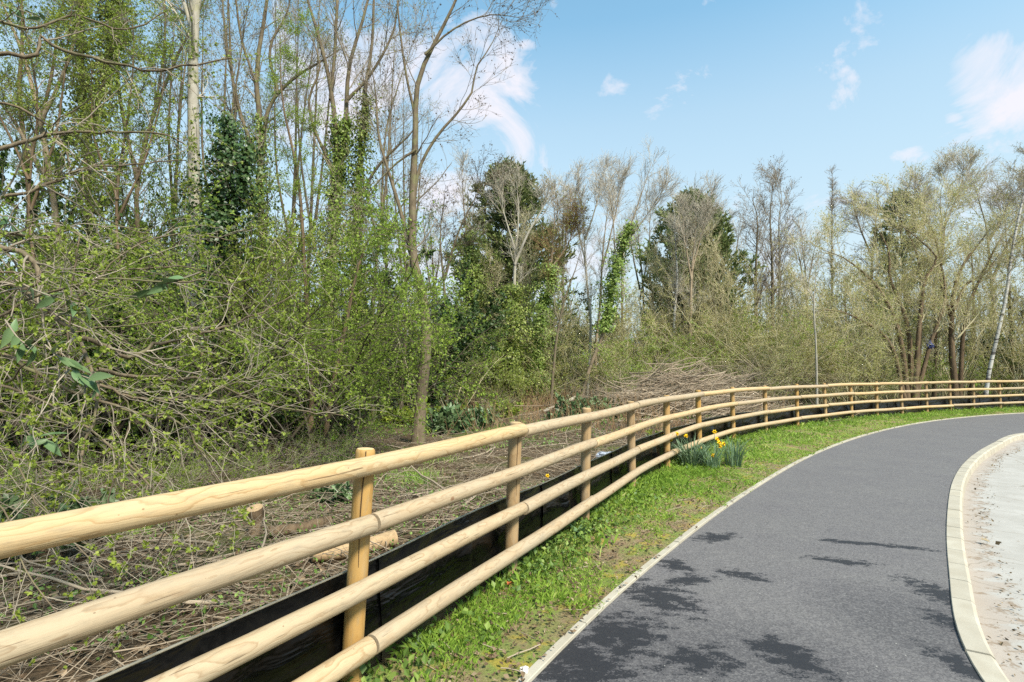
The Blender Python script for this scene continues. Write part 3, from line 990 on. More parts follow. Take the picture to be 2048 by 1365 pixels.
def tree(name, label, stems, bark='bark', twig='twig', cat='tree', group=None, seed=1, l1=(8, 1.2, 2.2, .5, .9, .12), l2=(6, .5, 1.2), l3=(6, .25, .6), l4=None,
         t0=0.3, wig=.16, up=.05, leaf=None, ivy=None, extra=None, droop=0.0, rr=.38, tk=None, lt=.45):
    """stems: list of (C, rad). l1 = (count, lmin, lmax, amin, amax, up)"""
    rnd(seed)
    base = stems[0][0][0].copy(); base[2] = 0
    root = thing(name, label, cat, base, group)
    if tk is None:
        tk = max(1.0, base[1] / 13.0)
    a = Acc(); A_all, R_all = [], []
    for C, rad in stems:
        a.tube(C - base, rad, 9 if rad[0] > 0.05 else 6, 0, 0.5)
        # each stem gets the same number of samples for the child generator
        A_all.append(crom(C, 16)); R_all.append(np.interp(np.linspace(0, 1, 16), np.linspace(0, 1, len(rad)), rad))
    a.build('trunk', M[bark], root)
    P0, R0 = np.stack(A_all), np.stack(R_all)
    tw = Acc()
    P1, R1 = kids(P0, R0, l1[0], 7, t0, 1.0, l1[1], l1[2], l1[3], l1[4], l1[5], wig * .8, rr, 0.45, 0.006 * tk, .3)
    tw.tube(P1 - base, R1, 4, 0, R.uniform(0, .7, len(P1)))
    far = base[1] > 17
    P2, R2 = kids(np.concatenate([P1]), np.concatenate([R1]), l2[0], 4 if far else 5, .2, 1.0, l2[1], l2[2], .35, .9, up, wig, .55, .4, .0035 * tk, .35, droop=droop)
    tw.tube(P2 - base, R2, 3, 0, R.uniform(.1, .9, len(P2)))
    P3, R3 = kids(P2, R2, l3[0], 3 if far else 4, .15, 1.0, l3[1], l3[2], .3, .9, up, wig * 1.1, .6, .3, .0026 * tk, .45, droop=droop)
    tw.tube(P3 - base, R3, 3, 0, R.uniform(.2, 1, len(P3)))
    last = P3
    if l4:
        P4, R4 = kids(P3, R3, l4[0], 4, .2, 1.0, l4[1], l4[2], .3, .9, up, wig * 1.1, .7, .2, .002 * tk, .5, droop=droop)
        tw.tube(P4 - base, R4, 3, 0, R.uniform(.3, 1, len(P4)))
        last = P4
    tw.build('branches', M[twig], root)
    if leaf:
        mat, n, L, spread, clump = leaf
        f = Acc()
        leaves_on(f, np.concatenate([last]) - base, n, L, 0, .2, spread, .36, .5, clump)
        f.build('foliage', M[mat], root)
    if ivy:
        f = Acc()
        for (si, z0, z1, nn, sp, L, mat_) in ivy:
            ivy_on(f, crom(stems[si][0], 60) - base, np.interp(np.linspace(0, 1, 60), np.linspace(0, 1, len(stems[si][1])), stems[si][1]), z0, z1, nn, sp, L, 0)
            im = mat_
        f.build('ivy', M[im], root)
    return root


def conifer(name, label, base, H, Rw, n1=150, seed=1, mat='conifer', lobes=1):
    rnd(seed)
    root = thing(name, label, 'tree', base)
    C = np.stack([np.zeros(14) + .1 * np.sin(np.linspace(0, 5, 14)), np.zeros(14), np.linspace(-.1, H, 14)], 1)
    rad = np.linspace(.22, .02, 14)
    a = Acc(); a.tube(C, rad, 8, 0); a.build('trunk', M['barkdark'], root)
    # branches: length by height, rising
    t = R.uniform(.04, .99, n1)
    z = t * H
    prof = Rw * np.clip(np.sin(np.clip(1 - t, 0, 1) ** .8 * math.pi * .58 + .03), .03, 1) * (1 + .22 * np.sin(t * 17) * R.uniform(0, 1, n1))
    th = R.uniform(0, 2 * math.pi, n1)
    prof *= 1 + .22 * np.sin(th * 2 + 1) + .12 * np.sin(th * 3 + t * 6)
    K = 6
    P = np.empty((n1, K, 3))
    for k in range(K):
        q = k / (K - 1)
        P[:, k, 0] = np.cos(th) * prof * q
        P[:, k, 1] = np.sin(th) * prof * q
        P[:, k, 2] = z + prof * (.35 * q + .35 * q * q)
    P += R.normal(0, .04, P.shape)
    rad = np.linspace(.03, .008, K)[None].repeat(n1, 0)
    b = Acc(); b.tube(P, rad, 3, 0, .5); b.build('branches', M['twigdark'], root)
    P2, _ = kids(P, rad, 15, 4, .2, 1.0, .3, .75, .4, .9, .16, .08, .6, .2, .004)
    P3, _ = kids(P2, np.full(P2.shape[:2], .006), 4, 3, .2, 1.0, .16, .4, .3, .8, .1, .05, .6, .2, .003)
    f = Acc()
    for Q, w in ((P2, .045), (P3, .036)):
        n = len(Q)
        d = Q[:, -1] - Q[:, 0]
        L = np.linalg.norm(d, axis=1)
        f.leaf(Q[:, 0], d, R.normal(size=(n, 3)), L * 1.05, w * R.uniform(.8, 1.5, n), 0, None)
        f.leaf(Q[:, 1], Q[:, -1] - Q[:, 1] + R.normal(0, .08, (n, 3)), R.normal(size=(n, 3)), L * .8, w * R.uniform(.8, 1.5, n), 0, None)
    f.build('foliage', M[mat], root)
    return root


def shrub_meshes(seed, H, Wd, nst, leafmat, twig, nl, L, arch=.12, dens=1.0, clump=2, thick=.016):
    """multi-stemmed bush; returns meshes by part name"""
    rnd(seed)
    th = R.uniform(0, 2 * math.pi, nst)
    K = 9
    P = np.empty((nst, K, 3)); P[:, 0] = np.stack([R.normal(0, .16, nst), R.normal(0, .16, nst), np.full(nst, -.05)], 1)
    d = np.stack([np.cos(th) * .45, np.sin(th) * .45, np.ones(nst)], 1); d = nrm(d)
    Ln = H * R.uniform(.7, 1.1, nst)
    for k in range(1, K):
        d = d + R.normal(0, .10, d.shape)
        d[:, :2] += np.stack([np.cos(th), np.sin(th)], 1) * arch * Wd / H * 1.2 * R.uniform(.3, 1, (nst, 1))
        d[:, 2] -= arch * .35 * k / K
        d = nrm(d)
        P[:, k] = P[:, k - 1] + d * (Ln / (K - 1))[:, None]
    rad = np.linspace(1, .25, K)[None] * (thick * R.uniform(.7, 1.4, nst))[:, None]
    tw = Acc(); tw.tube(P, rad, 5, 0, R.uniform(0, .6, nst))
    stemsm = tw.mesh('stems', M[twig])
    tw = Acc()
    P1, R1 = kids(P, rad, int(7 * dens), 6, .15, 1, H * .22, H * .5, .4, 1.1, .02, .17, .55, .3, .004, droop=.10)
    tw.tube(P1, R1, 3, 0, R.uniform(.1, .8, len(P1)))
    P2, R2 = kids(P1, R1, int(7 * dens), 4, .1, 1, H * .08, H * .24, .4, 1.1, .03, .2, .6, .3, .0028, droop=.06)
    tw.tube(P2, R2, 3, 0, R.uniform(.2, 1, len(P2)))
    tmesh = tw.mesh('branches', M[twig])
    f = Acc()
    leaves_on(f, P2, int(nl * .8), L, 0, .1, .02, .38, .5, clump)
    leaves_on(f, P1, int(nl * .2), L, 0, .3, .02, .38, .5, clump)
    return {'stems': stemsm, 'branches': tmesh, 'foliage': f.mesh('foliage', M[leafmat])}


def place(meshes, name, label, cat, loc, group=None, rz=0.0, sc=1.0):
    r = thing(name, label, cat, loc, group, rz, 1.0)
    r.scale = (sc, sc, sc) if np.isscalar(sc) else sc
    for k, me in meshes.items():
        link(k, me, r)
    return r


def clone(root, label, loc, rz, sc):
    """a copy of a thing and of its parts, sharing mesh data"""
    r = root.copy(); col.objects.link(r)
    r.location = loc; r.rotation_euler = (0, 0, rz); r.scale = (sc[0], sc[0], sc[1])
    r['label'] = label
    for ch in root.children:
        c_ = ch.copy(); col.objects.link(c_); c_.parent = r
    return r


def gz(x, y):
    return float(ground_z(np.array([x]), np.array([y]))[0])


def at_px(px, d, z=None):
    w = W(px, 740, d)
    return np.array([w[0], d, gz(w[0], d) if z is None else z])


#PLANTS
# ------------------------------------------------------------------ the wood, left side
S_ = stem
rnd(21)
# bare forked tree just behind the near rails
st = [S_([(835, 'b'), (841, 800), (852, 690), (846, 600), (826, 515), (824, 400), (829, 280), (834, 170), (868, 85), (905, 12), (935, -80), (950, -200)], 10.9, 33, 4, 26, .012),
      S_([(826, 415), (838, 340), (872, 275), (910, 232), (945, 184), (952, 140), (985, 88), (1010, 30)], 10.9, 10, 3, 16, .012),
      S_([(822, 505), (800, 420), (778, 345), (757, 270), (752, 190), (740, 110)], 11.0, 12, 4, 14, .012),
      S_([(831, 235), (812, 150), (800, 60), (790, -60)], 10.9, 8, 4, 12, .01),
      S_([(850, 110), (905, 60), (980, 30), (1060, 40)], 10.8, 6, 2, 10, .01),
      S_([(832, 300), (790, 330), (735, 390), (690, 440)], 10.8, 6, 2, 10, .012)]
tree('bare_tree', 'tall bare forked tree with brown trunk standing nearest behind the fence', st, 'bark', 'twig', seed=31,
     l1=(13, .5, 1.7, .5, 1.1, .05), l2=(5, .3, .9), l3=(4, .15, .45), t0=.3, leaf=('drybud', 2200, .035, .01, 1), droop=.10, rr=.3)
# pale smooth trunk
st = [S_([(372, 'b'), (378, 700), (388, 480), (386, 300), (385, 120), (390, 0), (396, -160), (400, -330)], 9.2, 38, 22, 20, .008),
      S_([(392, 20), (420, -60), (470, -180)], 9.2, 14, 5), S_([(386, 60), (350, -40), (310, -160)], 9.3, 12, 5)]
tree('pale_tree', 'tall tree with straight pale smooth trunk rising out of the picture', st, 'barkpale', 'twiggrey', seed=32, t0=.55,
     l1=(20, .8, 2.0, .5, 1.0, .1), l2=(6, .4, .9), l3=(3, .2, .5), leaf=('oliveleaf', 1500, .035, .02, 2), ivy=[(0, 2.6, 5.0, 1600, .34, .06, 'ivy')])
# dark ivy clad trunk next to it
st = [S_([(400, 'b'), (404, 640), (418, 540), (440, 420), (452, 300), (455, 235)], 8.4, 20, 7, 18, .015), S_([(430, 470), (480, 380), (500, 290)], 8.3, 8, 3)]
tree('ivy_tree', 'short leaning tree smothered in dark green ivy beside the pale trunk', st, 'barkorange', 'twig', seed=33, t0=.4, l1=(6, .4, 1.0, .5, 1.1, .1), l2=(4, .2, .5), l3=(3, .1, .3),
     ivy=[(0, 3.4, 5.7, 5200, .30, .06, 'ivy'), (0, 1.2, 3.4, 1600, .14, .055, 'ivy'), (1, 3.6, 5.6, 2400, .32, .06, 'ivy')])
# left edge leaning brown trunks
st = [S_([(150, 'b'), (130, 600), (95, 330), (60, 150), (20, 40), (-30, -80)], 9.6, 20, 9, 18, .015), S_([(105, 380), (60, 300), (10, 220), (-60, 150)], 9.6, 11, 5), S_([(80, 250), (140, 120), (170, -20), (190, -150)], 9.5, 10, 5)]
tree('leaning_tree', 'brown tree leaning left at the left edge with forked limbs', st, 'barkorange', 'twig', seed=34, t0=.4, l1=(15, .6, 1.6, .5, 1.0, .1), l2=(6, .3, .8), l3=(4, .15, .45), leaf=('hawleaf', 11000, .024, .03, 2))
# lime leafy climbing column
st = [S_([(190, 'b'), (185, 600), (178, 330), (165, 120), (160, -60), (155, -250)], 10.4, 20, 10, 18, .02), S_([(180, 250), (215, 120), (225, -40), (230, -200)], 10.3, 10, 6)]
tree('leafy_tree', 'tall tree wrapped in yellow green leaves in the upper left corner', st, 'barkbrown', 'twig', seed=35, t0=.35, l1=(12, .5, 1.3, .5, 1.1, .12), l2=(7, .25, .6), l3=(4, .12, .35), leaf=('limeleaf', 11000, .026, .03, 2),
     ivy=[(0, 4.3, 9.5, 5200, .52, .06, 'ivylight'), (1, 4.6, 9.5, 4200, .46, .06, 'ivylight')])
st = [S_([(40, 'b'), (52, 640), (60, 400), (40, 200), (45, 60), (30, -120)], 11.5, 18, 9, 18, .02), S_([(55, 330), (100, 170), (120, 40), (150, -90)], 11.5, 10, 5)]
tree('slender_tree', 'slender brown tree behind the leaning tree at far left', st, 'barkbrown', 'twig', seed=36, t0=.4, l1=(17, .6, 1.6, .4, 1.0, .1), l2=(6, .3, .8), l3=(4, .15, .45), leaf=('hawleaf', 9000, .024, .03, 2))
# between pale trunk and the multi-stems
st = [S_([(290, 'b'), (285, 600), (270, 380), (300, 240), (345, 120), (400, 0), (430, -120)], 11.0, 15, 7, 18, .03), S_([(275, 360), (240, 200), (235, 60), (250, -120)], 11.0, 11, 5), S_([(310, 220), (330, 80), (320, -100)], 11, 7, 4)]
tree('twisting_tree', 'thin twisting tree with curved boughs left of the pale trunk', st, 'bark', 'twig', seed=37, t0=.35, l1=(17, .6, 1.5, .5, 1.0, .12), l2=(6, .3, .8), l3=(4, .15, .45), leaf=('hawleaf', 8000, .024, .03, 2))
st = [S_([(520, 'b'), (524, 640), (522, 400), (520, 260), (512, 150), (525, 60), (540, -60), (545, -200)], 13, 22, 9, 18, .02), S_([(524, 300), (540, 215), (585, 160), (650, 120), (700, 90)], 13, 12, 4, 12, .02),
      S_([(520, 330), (480, 230), (460, 120), (455, -40)], 13.1, 10, 5), S_([(556, 188), (540, 100), (575, 20), (590, -80)], 13, 8, 4), S_([(512, 170), (480, 60), (470, -70)], 13.1, 8, 4)]
tree('forked_tree', 'grey tree forking into wide curved limbs right of the pale trunk', st, 'bark', 'twig', seed=38, t0=.3, l1=(13, .7, 1.9, .4, .9, .1), l2=(5, .4, 1.0), l3=(3, .2, .5), leaf=('oliveleaf', 1800, .035, .02, 2), ivy=[(0, 2.5, 8.0, 4200, .26, .06, 'ivylight')])
st = [S_([(655, 'b'), (660, 640), (668, 440), (672, 300), (660, 180), (640, 90), (610, -10), (590, -120)], 12, 22, 9, 18, .02), S_([(668, 420), (690, 270), (700, 130), (735, 10), (760, -120)], 12.1, 15, 6, 14, .02),
      S_([(665, 340), (630, 260), (618, 200), (640, 130), (610, 40)], 11.9, 9, 4, 14, .02), S_([(662, 200), (672, 60), (680, -120)], 12, 10, 6), S_([(695, 200), (740, 150), (785, 60), (800, -40)], 12, 8, 4)]
tree('fanning_tree', 'multi stemmed bare tree fanning upward with ivy on its lower trunk', st, 'bark', 'twig', seed=39, t0=.35, l1=(13, .7, 1.8, .4, .9, .12), l2=(5, .4, .9), l3=(3, .2, .5), leaf=('oliveleaf', 900, .035, .02, 2),
     ivy=[(0, 1.0, 7.4, 6000, .30, .058, 'ivylight'), (1, 4.0, 7.5, 2500, .24, .058, 'ivylight')])
st = [S_([(700, 'b'), (708, 640), (712, 480), (715, 330), (730, 200), (722, 150)], 12.4, 17, 8, 16, .02), S_([(715, 400), (760, 330), (820, 270), (850, 230)], 12.4, 9, 4), S_([(728, 190), (745, 80), (750, -60), (770, -200)], 12.5, 9, 4)]
tree('ivy_column_tree', 'bare tree with narrow column of ivy right of the fanning stems', st, 'bark', 'twig', seed=40, t0=.4, l1=(11, .6, 1.5, .4, .9, .12), l2=(5, .3, .8), l3=(4, .2, .4),
     ivy=[(0, 1.0, 8.2, 8500, .30, .06, 'ivylight')])
st = [S_([(620, 'b'), (622, 760), (612, 600), (604, 450), (590, 330), (560, 200), (555, 60)], 10.2, 14, 5, 16, .02)]
tree('thin_brown_tree', 'thin brown trunk among hawthorn leaves in front of the fanning tree', st, 'barkbrown', 'twig', seed=41, t0=.35, l1=(16, .4, 1.2, .5, 1.1, .05), l2=(6, .2, .6), l3=(4, .1, .35), leaf=('limeleaf', 8000, .022, .03, 2))
st = [S_([(648, 'b'), (660, 800), (690, 650), (720, 520), (760, 430)], 9.6, 15, 6, 14, .015)]
tree('slanting_tree', 'brown trunk slanting right near the first fence post', st, 'barkbrown', 'twig', seed=42, t0=.35, l1=(14, .4, 1.1, .5, 1.2, .0), l2=(6, .2, .6), l3=(4, .1, .35), leaf=('hawleaf', 8000, .022, .03, 2))
st = [S_([(455, 'b'), (450, 700), (470, 500), (462, 340), (470, 200), (450, 60), (440, -90)], 14.5, 15, 7, 16, .02), S_([(465, 400), (510, 280), (590, 200)], 14.5, 8, 3)]
tree('tall_bare_tree', 'tall thin bare tree behind the dark ivy clump', st, 'bark', 'twig', seed=43, t0=.35, l1=(23, .8, 2.0, .4, .9, .12), l2=(6, .4, .9), l3=(3, .2, .5), leaf=('oliveleaf', 1600, .04, .03, 2))
st = [S_([(770, 'b'), (775, 640), (770, 480), (775, 380), (760, 300)], 16, 13, 4, 14, .02), S_([(772, 500), (800, 420), (830, 380)], 16, 6, 3)]
tree('ivy_stub_tree', 'small dark ivy covered tree behind the bare forked trunk', st, 'barkbrown', 'twig', seed=44, t0=.4, l1=(9, .5, 1.4, .5, 1.1, .08), l2=(6, .3, .8), l3=(4, .2, .4), leaf=('drybud', 900, .04, .02, 1),
     ivy=[(0, .8, 4.6, 2600, .5, .11, 'ivy')])
st = [S_([(895, 'b'), (890, 600), (880, 480), (890, 380)], 19, 12, 3, 14, .02), S_([(888, 560), (920, 460), (960, 380), (975, 340)], 19, 7, 2)]
tree('twiggy_tree', 'small bare twiggy tree left of the tall conifer', st, 'bark', 'twigdark', seed=45, t0=.25, l1=(12, .8, 2.2, .4, 1.1, .06), l2=(7, .4, 1.0), l3=(3, .2, .5), leaf=('drybud', 1600, .05, .02, 1), ivy=[(0, .8, 4.2, 1500, .45, .12, 'ivy')])

protos = []
for k, (x0, x1, y1, d, lab) in enumerate([(575, 600, -60, 14, 'slender bare pole tree between forked and fanning trees'), (745, 790, 20, 14.5, 'slender bare tree behind the ivy column leaning right'), (625, 640, -80, 15, 'slender bare tree rising behind the fanning stems'),
                                          (430, 425, -80, 13, 'slender bare tree just right of the pale trunk'), (335, 350, -60, 12.5, 'slender bare tree just left of the pale trunk'), (800, 780, 180, 15, 'short slender tree behind the left limb of the forked tree')]):
    if k < 3:
        rnd(160 + k)
        st = [S_([(x0, 'b'), (x0 + R.uniform(-12, 12), 600), ((x0 + x1) / 2 + R.uniform(-12, 12), 330), (x1, y1)], d, 12, 3, 18, .03), S_([((x0 * .6 + x1 * .4), 440), (x0 + 30, 250), (x1 + 45, y1 + 40)], d, 7, 2, 14, .02), S_([((x0 * .7 + x1 * .3), 500), (x0 - 25, 300), (x1 - 50, y1 + 60)], d, 7, 2, 14, .02)]
        protos.append((tree('slender_bare_tree', lab, st, 'bark', 'twig', group='slender bare trees on the left', seed=170 + k, t0=.3, l1=(14, .8, 2.2, .3, .7, .12), l2=(6, .4, 1.0), l3=(3, .2, .5), leaf=('oliveleaf', 1200, .03, .02, 2)), x0, y1, d))
    else:
        r0, _, y0, d0 = protos[k % 3]
        q = at_px(x0, d)
        hs = (CH + (740 - y1) * d / FPX) / (CH + (740 - y0) * d0 / FPX)
        clone(r0, lab, q, k * 1.9 + .6, (.5 + .5 * hs, hs))

st = [S_([(60, 'b'), (70, 600), (50, 380), (70, 200), (40, 40), (30, -80)], 8.2, 11, 4, 16, .03), S_([(62, 420), (110, 260), (130, 100), (150, -60)], 8.2, 7, 3), S_([(58, 360), (0, 220), (-30, 90)], 8.2, 7, 3)]
tree('leafy_hawthorn_tree', 'tall leafing hawthorn filling the upper left corner with small leaves', st, 'barkbrown', 'twigdark', seed=46, t0=.3, l1=(16, .5, 1.3, .5, 1.2, .05), l2=(6, .25, .6), l3=(4, .12, .35), leaf=('limeleaf', 9000, .026, .03, 2))
st = [S_([(235, 'b'), (245, 620), (230, 420), (250, 260), (265, 120), (255, -40)], 8.6, 11, 4, 16, .03), S_([(235, 440), (290, 320), (320, 200), (330, 80)], 8.6, 7, 3), S_([(235, 400), (190, 270), (185, 120)], 8.6, 7, 3)]
tree('leafy_hawthorn_tree', 'tall leafing hawthorn with lime leaves left of the pale trunk', st, 'barkbrown', 'twigdark', seed=47, t0=.3, l1=(16, .5, 1.3, .5, 1.2, .05), l2=(6, .25, .6), l3=(4, .12, .35), leaf=('limeleaf', 9000, .026, .03, 2))

# ------------------------------------------------------------------ the middle
conifer('conifer_tree', 'tall dark green conifer with ragged top in the middle of the wood', at_px(1018, 27), 12.0, 2.5, 330, 51)
conifer('conifer_tree', 'rounded dark conifer behind the pale birch trunks', at_px(1392, 30), 11.3, 2.7, 330, 52)
conifer('conifer_tree', 'dark conifer tip showing above the spreading willow', at_px(1815, 37), 13.9, 2.6, 110, 53)
IV = dict(l1=(14, .6, 1.9, .3, .8, .18), l2=(7, .4, 1.0), l3=(5, .2, .5))
st = [S_([(945, 'b'), (946, 640), (942, 540), (935, 450)], 22, 15, 5, 14, .02), S_([(944, 560), (930, 420), (925, 340)], 22.2, 7, 2)]
tree('ivy_tower_tree', 'yellow green ivy tower left of the tall conifer', st, 'barkbrown', 'twiggrey', seed=61, t0=.6, **IV, ivy=[(0, .3, 7.4, 15000, .80, .085, 'ivylight')])
st = [S_([(1026, 'b'), (1024, 640), (1028, 560), (1030, 500), (1036, 430), (1030, 350)], 20, 15, 4, 14, .02), S_([(1029, 530), (1055, 470), (1090, 410), (1105, 380)], 20, 8, 3), S_([(1030, 500), (1010, 430), (1005, 380)], 20, 6, 2)]
tree('ivy_tower_tree', 'pale branched tree with bright ivy round its foot before the conifer', st, 'barkpale', 'twiggrey', seed=62, t0=.5, **IV, ivy=[(0, .2, 4.8, 9000, .60, .08, 'ivylight')])
st = [S_([(1072, 'b'), (1078, 660), (1095, 590), (1102, 530), (1108, 460), (1112, 390)], 21, 13, 4, 14, .02), S_([(1100, 540), (1135, 490), (1150, 440)], 21, 6, 2)]
tree('ivy_tower_tree', 'tan twiggy tree with mossy ivy trunk right of the conifer', st, 'barkorange', 'drystem', seed=63, t0=.45, l1=(24, .6, 1.9, .3, .9, .14), l2=(8, .4, 1.0), l3=(6, .2, .5), leaf=('oliveleaf', 2400, .06, .03, 1), ivy=[(0, .6, 5.8, 8000, .50, .08, 'ivylight')])
st = [S_([(1100, 'b'), (1112, 700), (1130, 600), (1150, 540), (1165, 490)], 19, 9, 3, 14, .02)]
tree('thin_grey_tree', 'thin grey stem leaning right between two ivy towers', st, 'bark', 'twig', seed=64, t0=.45, l1=(13, .5, 1.3, .4, .9, .1), l2=(5, .3, .7), l3=(4, .2, .4))
st = [S_([(1172, 'b'), (1182, 650), (1176, 590), (1170, 500), (1168, 440), (1160, 395)], 21, 9, 3, 16, .02), S_([(1172, 530), (1150, 430), (1155, 360)], 21, 5, 2), S_([(1171, 480), (1195, 400), (1205, 340)], 21, 5, 2)]
tree('grey_ash_tree', 'pale grey thin trunk with upright bare twigs left of the leaning tree', st, 'barkpale', 'twiggrey', seed=65, t0=.45, l1=(19, .6, 1.8, .3, .7, .14), l2=(6, .3, .9), l3=(5, .2, .5))
st = [S_([(1195, 'b'), (1192, 700), (1200, 620), (1205, 520), (1213, 440), (1220, 390)], 21.5, 9, 3, 16, .02), S_([(1203, 540), (1230, 430), (1245, 350)], 21.5, 5, 2)]
tree('brown_ash_tree', 'straight brown thin trunk with bare crown directly left of leaning ivy tree', st, 'barkorange', 'twiggrey', seed=66, t0=.45, l1=(19, .6, 1.8, .3, .7, .14), l2=(6, .3, .9), l3=(5, .2, .5))
st = [S_([(1155, 'b'), (1180, 735), (1208, 660), (1226, 560), (1242, 500), (1268, 430), (1288, 370), (1302, 325)], 20, 11, 3, 18, .012), S_([(1240, 510), (1265, 470), (1300, 420), (1330, 370)], 20, 4, 2), S_([(1232, 540), (1225, 440), (1215, 370)], 20, 4, 2)]
tree('leaning_ivy_tree', 'tree leaning right with bare pale foot and ivy halfway up', st, 'barkorange', 'twiggrey', seed=67, t0=.5, l1=(21, .7, 2.0, .4, .8, .10), l2=(6, .4, .9), l3=(5, .2, .5), ivy=[(0, 3.0, 7.2, 5000, .38, .085, 'ivylight')])
st = [S_([(1345, 'b'), (1348, 640), (1354, 560), (1350, 480), (1348, 430), (1344, 390)], 25, 9, 3, 16, .015)]
tree('birch_tree', 'white birch trunk in front of the rounded conifer', st, 'barkbirch', 'twiggrey', seed=68, t0=.4, l1=(30, .6, 1.8, .3, .7, .14), l2=(6, .3, .9), l3=(5, .2, .5))
st = [S_([(1378, 'b'), (1380, 660), (1381, 580), (1386, 500), (1390, 450), (1390, 400)], 24, 12, 3, 16, .015), S_([(1384, 540), (1403, 470), (1412, 430)], 24, 5, 2), S_([(1383, 560), (1367, 470), (1368, 420)], 24, 5, 2)]
tree('brown_birch_tree', 'tan trunk with upswept bare crown before the rounded conifer', st, 'barkorange', 'twiggrey', seed=69, t0=.4, l1=(21, .7, 2.0, .3, .7, .14), l2=(7, .4, .9), l3=(5, .2, .5))
for k, (x0, lab, bk, pts) in enumerate([(1515, 'bare grey brown tree, left of three tall round crowned ones', 'bark', [(1512, 560), (1515, 440), (1506, 410), (1508, 375)]),
                                        (1545, 'bare grey brown tree, middle of three tall round crowned ones', 'bark', [(1545, 560), (1540, 440), (1542, 400), (1546, 362)]),
                                        (1558, 'pale trunked bare tree, right of three tall round crowned ones', 'barkpale', [(1560, 560), (1558, 440), (1564, 410), (1562, 375)])]):
    rnd(70 + k)
    st = [S_([(x0, 'b')] + pts, 30 + k * .8, 13, 3, 16, .02)]
    tree('round_crowned_tree', lab, st, bk, 'twig', group='tall round crowned bare trees', seed=80 + k, t0=.32, l1=(30, 1.4, 3.6, .4, .75, .08), l2=(8, .5, 1.3), l3=(5, .25, .6), leaf=('drybud', 2000, .05, .02, 1), wig=.12)
st = [S_([(1664, 'b'), (1664, 560), (1664, 440), (1665, 350)], 39, 8, 1.5, 16, .01)]
tree('poplar_tree', 'slim spire shaped bare poplar rising alone above the willows', st, 'bark', 'twig', seed=84, t0=.3, l1=(46, .6, 1.7, .2, .45, .2), l2=(6, .3, .7), l3=(4, .2, .4))
st = [S_([(1634, 'b'), (1633, 700), (1628, 610), (1633, 530)], 19.6, 7, 3, 16, .012), S_([(1629, 610), (1618, 575), (1622, 555)], 19.6, 3, 1.5)]
tree('sapling_tree', 'thin pale straight sapling just behind the far fence', st, 'barkpale', 'twiggrey', seed=85, t0=.5, l1=(8, .3, .9, .3, .8, .1), l2=(4, .2, .5), l3=(3, .1, .3))

# ------------------------------------------------------------------ the right: willows, birch, bare trees
WL = dict(bark='barkbrown', twig='twigolive', wig=.15)
rnd(90)
st = [S_([(1815, 'b'), (1800, 680), (1770, 600), (1740, 560), (1690, 520), (1640, 500)], 23.5, 15, 4, 18, .03), S_([(1822, 'b'), (1815, 660), (1780, 560), (1775, 500), (1740, 440)], 23.8, 15, 4, 18, .03),
      S_([(1828, 'b'), (1838, 660), (1850, 560), (1875, 520), (1840, 480), (1800, 450)], 23.4, 14, 4, 18, .03), S_([(1812, 'b'), (1780, 690), (1720, 640), (1660, 620), (1610, 630)], 23.2, 12, 3, 18, .03),
      S_([(1832, 'b'), (1842, 620), (1835, 520), (1800, 440), (1770, 400)], 24.2, 12, 3, 18, .03), S_([(1826, 'b'), (1860, 690), (1890, 600), (1880, 520), (1860, 440)], 23.6, 12, 3, 18, .03)]
tree('willow_tree', 'broad spreading willow with dense olive twigs behind the far fence', st, seed=91, t0=.3, l1=(15, 1.2, 3.4, .4, 1.0, .10), l2=(9, .6, 1.6), l3=(6, .3, .9), leaf=('willowleaf', 13000, .06, .05, 1), tk=1.8, **WL)
st = [S_([(1912, 'b'), (1905, 660), (1912, 580), (1930, 530), (1960, 490), (1985, 455)], 24.5, 17, 6, 18, .03), S_([(1908, 620), (1935, 570), (1975, 545), (2010, 500)], 24.4, 8, 3, 14, .03), S_([(1905, 640), (1880, 560), (1885, 480), (1890, 420)], 24.6, 9, 3, 14, .03),
      S_([(1918, 'b'), (1930, 640), (1960, 560), (2000, 480), (2040, 430)], 25, 12, 4, 18, .03)]
tree('willow_tree', 'thick limbed willow with dark crooked boughs left of the birch', st, seed=92, t0=.3, l1=(14, 1.2, 3.0, .4, 1.0, .10), l2=(8, .6, 1.5), l3=(6, .3, .9), leaf=('willowleaf', 8000, .06, .05, 1), tk=1.8, **WL)
st = [S_([(1860, 'b'), (1870, 600), (1885, 470), (1880, 400), (1890, 355)], 33, 12, 3, 16, .03), S_([(1880, 470), (1920, 380), (1930, 320)], 33, 7, 2), S_([(1878, 500), (1845, 420), (1830, 370)], 33, 6, 2)]
tree('tall_hazy_tree', 'tall bare tree with pale hazy twigs above the willows', st, 'barkpale', 'twiggrey', seed=93, t0=.3, l1=(27, 1.2, 3.2, .4, .9, .1), l2=(8, .5, 1.3), l3=(6, .3, .7), leaf=('willowleaf', 5000, .06, .03, 1))
st = [S_([(1990, 'b'), (1985, 600), (1975, 460), (1962, 410), (1950, 365)], 31, 12, 3, 16, .03), S_([(1978, 480), (2008, 430), (2025, 380)], 31, 7, 2), S_([(1985, 560), (2020, 480), (2055, 430), (2070, 370)], 31, 7, 2)]
tree('tall_hazy_tree', 'tall bare tree with dark top boughs behind the birch', st, 'bark', 'twiggrey', seed=94, t0=.3, l1=(27, 1.2, 3.0, .4, .9, .1), l2=(8, .5, 1.3), l3=(6, .3, .7), leaf=('willowleaf', 5000, .06, .03, 1))
st = [S_([(1735, 'b'), (1740, 600), (1750, 470), (1760, 380)], 36, 10, 3, 16, .03), S_([(1745, 520), (1715, 440), (1705, 400)], 36, 5, 2)]
